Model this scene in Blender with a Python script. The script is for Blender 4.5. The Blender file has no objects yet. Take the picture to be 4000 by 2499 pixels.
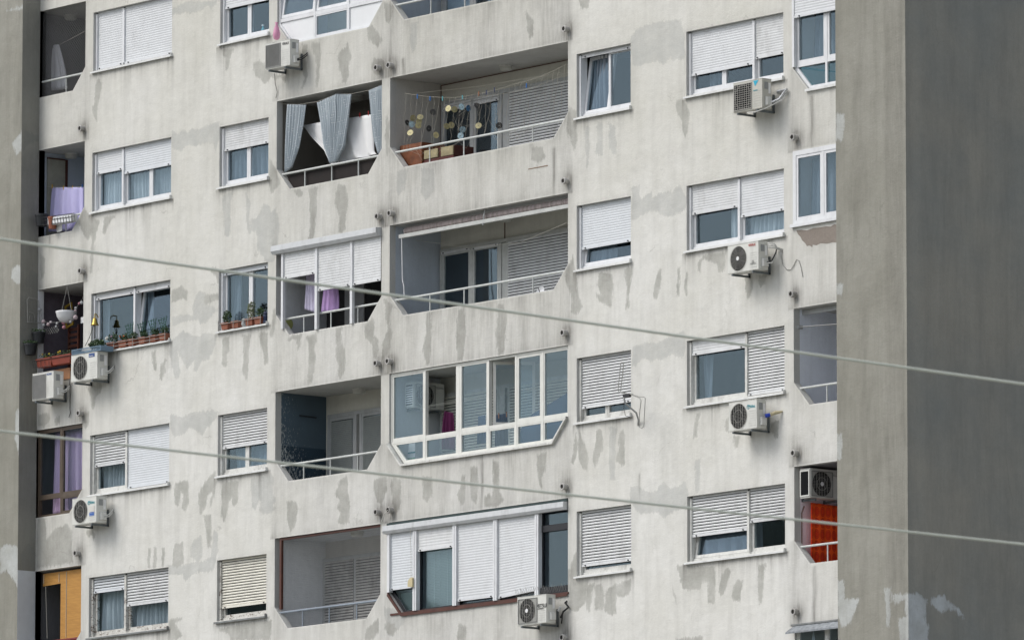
import bpy, math, random
import numpy as np
from mathutils import Vector, Matrix
R = math.radians
random.seed(7)
rng = np.random.default_rng(11)
scene = bpy.context.scene

# ------------------------------------------------------------------ camera
YAW, PIT, ROL, DIST, FPX = R(51.27179877), R(7.68768385), R(0.05627792), 150.56349, 32000.0
cy_, sy_, cp_, sp_ = math.cos(YAW), math.sin(YAW), math.cos(PIT), math.sin(PIT)
FW = Vector((-sy_*cp_, cy_*cp_, sp_)); RT0 = Vector((cy_, sy_, 0)); UP0 = RT0.cross(FW)
RT = RT0*math.cos(ROL) + UP0*math.sin(ROL); UP = UP0*math.cos(ROL) - RT0*math.sin(ROL)
CAM = -FW*DIST
cd = bpy.data.cameras.new('camera'); cam = bpy.data.objects.new('camera', cd)
scene.collection.objects.link(cam)
cd.sensor_width = 36; cd.lens = 36*FPX/4000.0; cd.clip_start = 1; cd.clip_end = 6000
m3 = Matrix((RT, UP, -FW)).transposed(); cam.matrix_world = Matrix.Translation(CAM) @ m3.to_4x4()
cd.dof.use_dof = True; cd.dof.focus_distance = 150; cd.dof.aperture_fstop = 9
scene.camera = cam
# ------------------------------------------------------------------ sky, sun, exposure
w = bpy.data.worlds.new('World'); scene.world = w; w.use_nodes = True
nt = w.node_tree; nt.nodes.clear()
sky = nt.nodes.new('ShaderNodeTexSky'); sky.sky_type = 'NISHITA'; sky.sun_disc = False
SUN_EL, SUN_AZ = R(48), R(212)
sky.sun_elevation = SUN_EL; sky.sun_rotation = SUN_AZ; sky.dust_density = 2.0
hs = nt.nodes.new('ShaderNodeHueSaturation'); hs.inputs['Saturation'].default_value = 0.42
bg = nt.nodes.new('ShaderNodeBackground'); bg.inputs['Strength'].default_value = 0.15
wo = nt.nodes.new('ShaderNodeOutputWorld')
nt.links.new(sky.outputs[0], hs.inputs['Color']); nt.links.new(hs.outputs[0], bg.inputs[0]); nt.links.new(bg.outputs[0], wo.inputs[0])
sl = bpy.data.lights.new('sun', 'SUN'); sl.energy = 1.5; sl.angle = R(30); sl.color = (1, .965, .91)
so = bpy.data.objects.new('sun', sl); scene.collection.objects.link(so)
sd = Vector((math.sin(SUN_AZ)*math.cos(SUN_EL), math.cos(SUN_AZ)*math.cos(SUN_EL), math.sin(SUN_EL)))
so.rotation_euler = sd.to_track_quat('Z', 'Y').to_euler(); so.location = (0, -40, 40)
vs = scene.view_settings; vs.view_transform = 'Standard'; vs.look = 'None'; vs.gamma = 1; vs.exposure = 0.36
scene.render.resolution_x = 1024; scene.render.resolution_y = 639

# ------------------------------------------------------------------ measuring on the real planes
REG = dict(A=(0,0,.5291), B=(0,800,.5291), C=(0,1600,.5948), D=(800,0,.5291), E=(800,800,.5291), F=(800,1600,.5948),
           G=(1500,0,.5291), H=(1500,700,.5291), I=(1500,1300,.5291), J=(1500,1800,.4624), K=(2200,0,.5291),
           L=(2200,700,.5291), M=(2200,1300,.5291), N=(2200,1800,.4624), O=(3000,0,.86), P=(3000,1200,.86), Z=(0,0,1.0))
def ray(px, py): return FW + RT*((px-2000)/FPX) - UP*((py-1249.5)/FPX)
def nat(r, x, y): a = REG[r]; return a[0]+x*a[2], a[1]+y*a[2]
def at(r, x, y, Y=0.0):                       # point of the plane y = Y
    d = ray(*nat(r, x, y)); t = (Y-CAM.y)/d.y; return CAM + d*t
def atx(r, x, y, X):
    d = ray(*nat(r, x, y)); t = (X-CAM.x)/d.x; return CAM + d*t
def atz(r, x, y, Zv):
    d = ray(*nat(r, x, y)); t = (Zv-CAM.z)/d.z; return CAM + d*t
def ax(r, x, y, Y=0.0): return at(r, x, y, Y).x
def az(r, x, y, Y=0.0): return at(r, x, y, Y).z

# ------------------------------------------------------------------ materials
MATS = {}
def newmat(name):
    m = bpy.data.materials.new(name); m.use_nodes = True; nt = m.node_tree
    return m, nt, nt.nodes['Principled BSDF']
def nd(nt, t, **k):
    n = nt.nodes.new(t)
    for a, b in k.items():
        if a in n.inputs: n.inputs[a].default_value = b
        else: setattr(n, a, b)
    return n
def mix(nt, fac, a, b, mode='MIX'):
    n = nt.nodes.new('ShaderNodeMix'); n.data_type = 'RGBA'; n.blend_type = mode
    for i, v in ((0, fac), (6, a), (7, b)):
        if isinstance(v, (int, float)): n.inputs[i].default_value = v
        elif isinstance(v, tuple): n.inputs[i].default_value = v if len(v) == 4 else v+(1,)
        else: nt.links.new(v, n.inputs[i])
    return n.outputs[2]
def mth(nt, op, a, b=0.0, c=0.0, clamp=False):
    n = nt.nodes.new('ShaderNodeMath'); n.operation = op; n.use_clamp = clamp
    for i, v in enumerate((a, b, c)):
        if isinstance(v, (int, float)): n.inputs[i].default_value = v
        else: nt.links.new(v, n.inputs[i])
    return n.outputs[0]
def noise(nt, scale, detail=3, rough=.55, stretch=None):
    tc = nt.nodes.new('ShaderNodeNewGeometry'); v = tc.outputs['Position']
    if stretch:
        mp = nd(nt, 'ShaderNodeMapping'); mp.inputs['Scale'].default_value = stretch; nt.links.new(v, mp.inputs[0]); v = mp.outputs[0]
    n = nd(nt, 'ShaderNodeTexNoise', Scale=scale, Detail=detail, Roughness=rough); nt.links.new(v, n.inputs['Vector'])
    return n.outputs['Fac']
def ramp(nt, v, a, b, lo=0.0, hi=1.0):
    n = nt.nodes.new('ShaderNodeMapRange'); n.inputs[1].default_value = a; n.inputs[2].default_value = b
    n.inputs[3].default_value = lo; n.inputs[4].default_value = hi; nt.links.new(v, n.inputs[0]); return n.outputs[0]
def sc(c, f): return tuple(min(1, x*f) for x in c[:3])
def mat(name, col, rough=.6, metal=0.0, var=.15, scale=6.0, dirt=.0, bump=0.0, stretch=None, spec=.4, trans=0.0, peel=0.0):
    if name in MATS: return MATS[name]
    m, nt, p = newmat(name)
    f = ramp(nt, noise(nt, scale, 4, .6, stretch), .3, .7)
    c = mix(nt, f, sc(col, 1-var), sc(col, 1+var*.6))
    if dirt:
        g = ramp(nt, noise(nt, 3.0, 6, .65, (1.5, 1.5, .7)), .5, .72, 0, dirt)
        c = mix(nt, g, c, (.12, .105, .085))
    if peel:
        c = mix(nt, ramp(nt, noise(nt, 9, 7, .8, (1, 1, 1.6)), peel, peel+.02), c, (.10, .065, .045))
    nt.links.new(c, p.inputs['Base Color']); p.inputs['Roughness'].default_value = rough; p.inputs['Metallic'].default_value = metal
    p.inputs['Specular IOR Level'].default_value = spec
    if trans: 
        tr = nd(nt, 'ShaderNodeBsdfTranslucent'); nt.links.new(c, tr.inputs[0]); ms = nd(nt, 'ShaderNodeMixShader'); ms.inputs[0].default_value = trans
        nt.links.new(p.outputs[0], ms.inputs[1]); nt.links.new(tr.outputs[0], ms.inputs[2]); nt.links.new(ms.outputs[0], nt.nodes['Material Output'].inputs[0])
    if bump:
        b = nd(nt, 'ShaderNodeBump', Strength=bump, Distance=.004); nt.links.new(noise(nt, 90, 3), b.inputs['Height']); nt.links.new(b.outputs[0], p.inputs['Normal'])
    MATS[name] = m; return m
def plaster(name, base, base2, patch, patch2, dirtc=(.10, .092, .08), streak=.36, use_attr=True, grain=.065):
    m, nt, p = newmat(name)
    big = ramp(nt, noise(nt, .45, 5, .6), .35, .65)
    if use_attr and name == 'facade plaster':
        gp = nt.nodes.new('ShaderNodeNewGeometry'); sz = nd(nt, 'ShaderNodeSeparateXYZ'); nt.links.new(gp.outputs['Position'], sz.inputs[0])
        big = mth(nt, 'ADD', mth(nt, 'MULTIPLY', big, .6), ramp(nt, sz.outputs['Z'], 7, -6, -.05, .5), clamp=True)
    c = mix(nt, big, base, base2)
    st = ramp(nt, noise(nt, 1.0, 6, .65, (4.0, 4.0, .6)), .46, .78, 0, streak)
    c = mix(nt, st, c, sc(base, .62))
    st2 = ramp(nt, noise(nt, 1.0, 5, .6, (20, 20, 2.2)), .54, .85, 0, streak*.45)
    c = mix(nt, st2, c, sc(base, .66))
    mot = ramp(nt, noise(nt, 3.2, 6, .7), .35, .72, 0, .19)
    c = mix(nt, mot, c, sc(base, .72))
    if use_attr:
        a = nd(nt, 'ShaderNodeAttribute', attribute_name='patch_sd'); t = nd(nt, 'ShaderNodeAttribute', attribute_name='patch_tone'); d = nd(nt, 'ShaderNodeAttribute', attribute_name='dirt')
        nz = mth(nt, 'MULTIPLY', mth(nt, 'SUBTRACT', noise(nt, 7, 5, .7, (2.2, 2.2, .8)), .5), .20)
        nz2 = mth(nt, 'MULTIPLY', mth(nt, 'SUBTRACT', noise(nt, 26, 3, .6, (1.5, 1.5, 1)), .5), .05)
        sd_ = mth(nt, 'ADD', mth(nt, 'ADD', a.outputs['Fac'], nz), nz2)
        msk = mth(nt, 'MULTIPLY', ramp(nt, sd_, -.016, .022), ramp(nt, t.outputs['Fac'], 0, 1, 1, .68 if name == 'facade plaster' else 1))
        brush = ramp(nt, noise(nt, 2.4, 5, .7), .32, .7, .45, .95)
        cc = mix(nt, t.outputs['Fac'], patch, patch2)
        c = mix(nt, mth(nt, 'MULTIPLY', msk, brush), c, cc)
        # thin dark rim where the filler ends
        rim = mth(nt, 'MULTIPLY', ramp(nt, mth(nt, 'ABSOLUTE', sd_), .0, .02, .12, 0), 1.0)
        c = mix(nt, rim, c, sc(patch, .6))
        dn = mth(nt, 'MULTIPLY', d.outputs['Fac'], ramp(nt, noise(nt, 1, 6, .7, (16, 16, 1.6)), .25, .7, .35, 1.15), clamp=True)
        c = mix(nt, dn, c, dirtc)
    if use_attr:                              # hairline cracks in a few places
        gq = nt.nodes.new('ShaderNodeNewGeometry'); nx = nd(nt, 'ShaderNodeTexNoise', Scale=2.2, Detail=5.0); nt.links.new(gq.outputs['Position'], nx.inputs['Vector'])
        va = nd(nt, 'ShaderNodeVectorMath', operation='MULTIPLY_ADD'); nt.links.new(nx.outputs['Color'], va.inputs[0]); va.inputs[1].default_value = (.9, 0, .9); nt.links.new(gq.outputs['Position'], va.inputs[2])
        vo = nd(nt, 'ShaderNodeTexVoronoi', Scale=.75); vo.feature = 'DISTANCE_TO_EDGE'; nt.links.new(va.outputs[0], vo.inputs['Vector'])
        ck = mth(nt, 'MULTIPLY', ramp(nt, vo.outputs['Distance'], .002, .007, .28, 0), ramp(nt, noise(nt, .8, 2), .60, .66))
        c = mix(nt, ck, c, (.16, .15, .135))
    g = ramp(nt, noise(nt, 22, 8, .85), .3, .7, 1-grain, 1+grain*.6)
    mul = nd(nt, 'ShaderNodeVectorMath', operation='SCALE'); nt.links.new(c, mul.inputs[0]); nt.links.new(g, mul.inputs['Scale'])
    nt.links.new(mul.outputs[0], p.inputs['Base Color']); p.inputs['Roughness'].default_value = .9; p.inputs['Specular IOR Level'].default_value = .2
    b = nd(nt, 'ShaderNodeBump', Strength=.5, Distance=.012); nt.links.new(noise(nt, 38, 5, .7), b.inputs['Height'])
    b2 = nd(nt, 'ShaderNodeBump', Strength=.5, Distance=.06); nt.links.new(noise(nt, 2.0, 4, .5), b2.inputs['Height']); nt.links.new(b.outputs[0], b2.inputs['Normal'])
    nt.links.new(b2.outputs[0], p.inputs['Normal'])
    MATS[name] = m; return m
def glass(name, tint=(.86, .90, .92), ior=1.52, rough=.02):
    m, nt, p = newmat(name); nt.nodes.remove(p)
    ge = nd(nt, 'ShaderNodeNewGeometry'); fr = nd(nt, 'ShaderNodeFresnel'); nt.links.new(ramp(nt, ge.outputs['Backfacing'], 0, 1, ior, 1/ior), fr.inputs['IOR']); g = nd(nt, 'ShaderNodeBsdfGlossy', Roughness=rough); g.inputs['Color'].default_value = (.66, .82, .93, 1)
    t = nd(nt, 'ShaderNodeBsdfTransparent'); t.inputs['Color'].default_value = tint+(1,)
    ms = nd(nt, 'ShaderNodeMixShader'); nt.links.new(fr.outputs[0], ms.inputs[0]); nt.links.new(t.outputs[0], ms.inputs[1]); nt.links.new(g.outputs[0], ms.inputs[2])
    nt.links.new(ms.outputs[0], nt.nodes['Material Output'].inputs[0]); MATS[name] = m; return m
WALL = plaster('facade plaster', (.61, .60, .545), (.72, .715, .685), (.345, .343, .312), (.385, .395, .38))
PIER = plaster('grey brown render', (.275, .268, .228), (.345, .338, .298), (.52, .54, .53), (.52, .54, .53), streak=.6)
PIERD = plaster('dark grey render', (.255, .262, .243), (.335, .318, .272), (.56, .59, .60), (.56, .59, .60), streak=.32, grain=.09)
PIERS = plaster('pier side render', (.26, .257, .23), (.32, .318, .285), (.22, .225, .21), (.3, .31, .3), streak=.4)
GLASS = glass('window glass'); GLASSG = glass('greenish glass', (.62, .78, .80), 1.6)
WHITE = mat('white pvc', (.69, .70, .715), .4, var=.05, dirt=.16)
WHITEO = mat('old white paint', (.64, .64, .61), .55, var=.12, dirt=.5, scale=20, peel=.66); WHITEP = mat('peeling white paint', (.60, .59, .55), .6, var=.15, dirt=.5, scale=20, peel=.55)
CREAM = mat('cream pvc', (.70, .70, .655), .4, var=.05, dirt=.15)
GREYF = mat('grey aluminium frame', (.38, .39, .39), .45, var=.1, dirt=.3)
SLAT = mat('white slats', (.64, .655, .67), .5, var=.04, dirt=.10); SLATO = mat('aged slats', (.66, .67, .675), .5, var=.07, dirt=.2)
SLV1 = mat('slats slightly yellowed', (.68, .68, .655), .5, var=.05, dirt=.15); SLV2 = mat('slats cool white', (.63, .655, .68), .45, var=.04, dirt=.08); SLV3 = mat('slats greyed', (.62, .63, .635), .55, var=.08, dirt=.25); SLATG = mat('dusty slats', (.42, .41, .39), .6, var=.2, dirt=.5); SLATC = mat('ivory slats', (.72, .70, .62), .5, var=.07, dirt=.2)
SILLW = mat('white sill', (.70, .71, .70), .5, var=.08, dirt=.25); SILLD = mat('weathered metal sill', (.20, .21, .21), .6, var=.3, dirt=.4)
BROWN = mat('brown paint', (.085, .028, .018), .5, var=.25, dirt=.25); BRONZE = mat('bronze aluminium', (.10, .075, .055), .45, var=.2, dirt=.2)
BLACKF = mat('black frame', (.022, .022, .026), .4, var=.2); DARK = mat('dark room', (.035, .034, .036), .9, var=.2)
PIPE = mat('old pipe', (.46, .45, .43), .7, var=.25, dirt=.7, scale=25, bump=.4); PIPEIN = mat('pipe inside', (.02, .018, .016), .9)
RAILW = mat('railing paint', (.56, .58, .56), .5, var=.12, dirt=.25, scale=15); RAILB = mat('blue grey railing', (.25, .29, .34), .5, var=.15)
CASE = mat('appliance casing', (.64, .64, .60), .4, var=.05, dirt=.25); CASEG = mat('beige grey casing', (.50, .49, .44), .45, var=.05, dirt=.15); CASED = mat('side cover', (.60, .60, .57), .5, var=.06)
FAN = mat('fan recess', (.014, .015, .016), .9, var=.2, spec=.05); GRILL = mat('grille wire', (.26, .26, .25), .5, var=.1); GRILW = mat('pale grille wire', (.40, .39, .36), .5, var=.1)
BRKT = mat('bracket steel', (.13, .15, .16), .6, var=.3, dirt=.3); ZINC = mat('zinc', (.36, .38, .40), .5, metal=.3, var=.3, dirt=.3)
TERRA = mat('terracotta', (.27, .095, .055), .7, var=.15, dirt=.2); REDBOX = mat('red brown planter', (.20, .035, .018), .6, var=.2)
LEAF = mat('leaf green', (.045, .085, .03), .6, var=.5, scale=30); LEAF2 = mat('pale leaf', (.13, .16, .07), .6, var=.4, scale=30); SOIL = mat('soil', (.05, .035, .025), .9)
BLACKP = mat('black plastic', (.02, .022, .025), .5, var=.2); WIREM = mat('thin wire', (.30, .30, .28), .5)
STRING = mat('pale string', (.50, .48, .42), .8); LAMP = mat('lamp glass', (.50, .50, .46), .4, var=.05)
CABLE = mat('overhead cable', (.62, .64, .55), .7, var=.06)

# ------------------------------------------------------------------ mesh builder
WO = {}
class MB:
    def __init__(s, T=None): s.v = []; s.f = []; s.m = []; s.T = T; s.k = 0
    def add(s, vs, fs):
        o = len(s.v)
        for p in vs:
            p = Vector(p); s.v.append(s.T @ p if s.T else p)
        for f in fs: s.f.append(tuple(o+i for i in f)); s.m.append(s.k)
        return s
    def box(s, x0, x1, y0, y1, z0, z1):
        return s.add([(x0,y0,z0),(x1,y0,z0),(x1,y1,z0),(x0,y1,z0),(x0,y0,z1),(x1,y0,z1),(x1,y1,z1),(x0,y1,z1)],
                     [(0,1,5,4),(1,2,6,5),(2,3,7,6),(3,0,4,7),(4,5,6,7),(3,2,1,0)])
    def quad(s, a, b, c, d): return s.add([a,b,c,d], [(0,1,2,3)])
    def prism(s, poly, y0, y1):                       # polygon in x,z pushed through y
        n = len(poly)
        return s.add([(x,y0,z) for x,z in poly]+[(x,y1,z) for x,z in poly],
                     [tuple(range(n)), tuple(range(2*n-1, n-1, -1))]+[(i,(i+1)%n,n+(i+1)%n,n+i) for i in range(n)])
    def ring(s, poly, wd, y0, y1):                    # frame of width wd inside a polygon
        q = inset(poly, wd); n = len(poly)
        vs = [(x,y0,z) for x,z in poly]+[(x,y0,z) for x,z in q]+[(x,y1,z) for x,z in poly]+[(x,y1,z) for x,z in q]
        fs = []
        for i in range(n):
            j = (i+1) % n
            fs += [(i,j,n+j,n+i), (2*n+i,3*n+i,3*n+j,2*n+j), (i,2*n+i,2*n+j,j), (n+i,n+j,3*n+j,3*n+i)]
        return s.add(vs, fs)
    def rect_ring(s, x0, x1, z0, z1, wd, y0, y1): return s.ring([(x0,z0),(x1,z0),(x1,z1),(x0,z1)], wd, y0, y1)
    def tube(s, pts, r, n=8, cap=True):
        pts = [Vector(p) for p in pts]; vs = []; fs = []
        for i, p in enumerate(pts):
            d = (pts[min(i+1, len(pts)-1)] - pts[max(i-1, 0)]).normalized()
            a = d.orthogonal().normalized() if i == 0 else (pa - d*pa.dot(d)).normalized()
            pa = a; b = d.cross(a); rr = r[i] if isinstance(r, (list, tuple)) else r
            for k in range(n):
                t = 2*math.pi*k/n; vs.append(p + a*math.cos(t)*rr + b*math.sin(t)*rr)
        for i in range(len(pts)-1):
            for k in range(n): fs.append((i*n+k, i*n+(k+1)%n, (i+1)*n+(k+1)%n, (i+1)*n+k))
        if cap: fs += [tuple(range(n-1,-1,-1)), tuple((len(pts)-1)*n+k for k in range(n))]
        return s.add(vs, fs)
    def lathe(s, c, prof, n=16, ax='z', cap=True):    # prof: (radius, height) list
        c = Vector(c); vs = []; fs = []
        for r, h in prof:
            for k in range(n):
                t = 2*math.pi*k/n; a, b = r*math.cos(t), r*math.sin(t)
                vs.append(c + (Vector((a,b,h)) if ax == 'z' else Vector((a,h,b)) if ax == 'y' else Vector((h,a,b))))
        for i in range(len(prof)-1):
            for k in range(n): fs.append((i*n+k, i*n+(k+1)%n, (i+1)*n+(k+1)%n, (i+1)*n+k))
        if cap: fs += [tuple(range(n-1,-1,-1)), tuple((len(prof)-1)*n+k for k in range(n))]
        return s.add(vs, fs)
    def build(s, name, mats, parent=None, bevel=0.0, smooth=False, origin=None, solid=0.0):
        if not isinstance(mats, (list, tuple)): mats = [mats]
        xs = [v.x for v in s.v]; ys = [v.y for v in s.v]; zs = [v.z for v in s.v]
        o = Vector(origin) if origin is not None else Vector(((min(xs)+max(xs))/2, (min(ys)+max(ys))/2, min(zs)))
        me = bpy.data.meshes.new(name); me.from_pydata([v-o for v in s.v], [], s.f)
        for mm in mats: me.materials.append(mm)
        me.polygons.foreach_set('material_index', s.m)
        if smooth: me.polygons.foreach_set('use_smooth', [True]*len(s.f))
        me.update()
        ob = bpy.data.objects.new(name, me); scene.collection.objects.link(ob)
        if bevel:
            b = ob.modifiers.new('bevel', 'BEVEL'); b.width = bevel; b.segments = 2; b.limit_method = 'ANGLE'
        if solid:
            b = ob.modifiers.new('thickness', 'SOLIDIFY'); b.thickness = solid
        WO[ob.name] = o
        if parent: ob.parent = parent; ob.location = o - WO[parent.name]
        else: ob.location = o
        return ob
def inset(poly, wd):
    n = len(poly); A = sum(poly[i][0]*poly[(i+1)%n][1]-poly[(i+1)%n][0]*poly[i][1] for i in range(n)); sg = 1 if A > 0 else -1
    L = []
    for i in range(n):
        a = Vector(poly[i]); b = Vector(poly[(i+1)%n]); d = (b-a).normalized(); nn = Vector((-d.y, d.x))*sg
        L.append((a+nn*wd, d))
    out = []
    for i in range(n):
        p, d = L[i-1]; q, e = L[i]; cr = d.x*e.y-d.y*e.x
        if abs(cr) < 1e-6: out.append(tuple(q)); continue
        t = ((q-p).x*e.y-(q-p).y*e.x)/cr; out.append(tuple(p+d*t))
    return out
def clip(poly, axis, lim, keep_less):
    out = []; n = len(poly)
    for i in range(n):
        a, b = poly[i], poly[(i+1)%n]; ia = (a[axis] <= lim+1e-9) == keep_less or abs(a[axis]-lim) < 1e-9; ib = (b[axis] <= lim+1e-9) == keep_less or abs(b[axis]-lim) < 1e-9
        if ia: out.append(a)
        if ia != ib and abs(a[axis]-b[axis]) > 1e-9:
            t = (lim-a[axis])/(b[axis]-a[axis]); out.append((a[0]+(b[0]-a[0])*t, a[1]+(b[1]-a[1])*t))
    res = []
    for p in out:
        if not res or (abs(p[0]-res[-1][0])+abs(p[1]-res[-1][1])) > 1e-6: res.append(p)
    return res
def cell(poly, x0, x1, z0, z1):
    for a, l, k in ((0,x0,False),(0,x1,True),(1,z0,False),(1,z1,True)):
        if len(poly) < 3: return []
        poly = clip(poly, a, l, k)
    return poly if len(poly) > 2 else []
def thing(name, label, cat, loc=(0,0,0), group=None):
    o = bpy.data.objects.new(name, None); scene.collection.objects.link(o); o.empty_display_size = .2
    o.location = loc; WO[o.name] = Vector(loc); o['label'] = label; o['category'] = cat
    if group: o['group'] = group
    return o
def tag(o, label, cat, group=None):
    o['label'] = label; o['category'] = cat
    if group: o['group'] = group
    return o
def lettering(s, size, T, m, parent, extr=.0015):
    cu = bpy.data.curves.new('lettering', 'FONT'); cu.body = s; cu.size = size; cu.extrude = extr
    to = bpy.data.objects.new('tmp', cu); scene.collection.objects.link(to); bpy.context.view_layer.update()
    me = bpy.data.meshes.new_from_object(to.evaluated_get(bpy.context.evaluated_depsgraph_get()))
    vs = [T @ (Matrix.Rotation(R(90), 4, 'X') @ v.co) for v in me.vertices]; fs = [tuple(p.vertices) for p in me.polygons]
    bpy.data.objects.remove(to); bpy.data.curves.remove(cu)
    b = MB(); b.add(vs, fs); return b.build('lettering', m, parent)
ORD = ['first','second','third','fourth','fifth','sixth','seventh','eighth','ninth','tenth','eleventh','twelfth','thirteenth','fourteenth','fifteenth','sixteenth','seventeenth','eighteenth','nineteenth','twentieth','twenty-first','twenty-second','twenty-third','twenty-fourth','twenty-fifth','twenty-sixth']

# ------------------------------------------------------------------ layout of the block
def TB(k): return 7.77-2.8*k                  # top of a loggia opening
def TW(k): return 7.50-2.8*k                  # top of a window opening
CH0, CHB, CHX = 1.31, 1.74, .42               # chamfer start, opening bottom, chamfer width
WCOL = {'w1': (-13.22, -10.60, range(0,5)), 'w2': (-9.03, -7.46, range(0,5)), 'w3': (1.88, 3.43, range(1,5)), 'w4': (5.0, 7.68, range(1,5))}
LCOL = {'c1': (-15.03, -13.48, range(0,5), 0, 1), 'c4': (-7.20, -3.92, range(0,5), 1, 1), 'c5': (-3.67, 1.63, range(0,5), 1, 1), 'c8': (7.93, 9.9, range(1,6), 1, 0)}
WH = 1.17
def lpoly(c, k, T=None):
    x0, x1, _, cl, cr = LCOL[c]; t = TB(k); b = t-CHB
    if c == 'c5' and k == 4: cr = 0
    if c == 'c8' and k == 2: return [(x0,t-1.33),(x1,t-1.33),(x1,t),(x0,t)]
    p = []
    p += [(x0, t-CH0), (x0+CHX, b)] if cl else [(x0, b)]
    p += [(x1-CHX, b), (x1, t-CH0)] if cr else [(x1, b)]
    return p + [(x1, t), (x0, t)]

B = thing('apartment_building', 'weathered off-white plastered apartment block with windows, loggias and projecting grey stair towers', 'building', (-3, 0, -21.8))
GROUND_Z = -21.8
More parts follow.
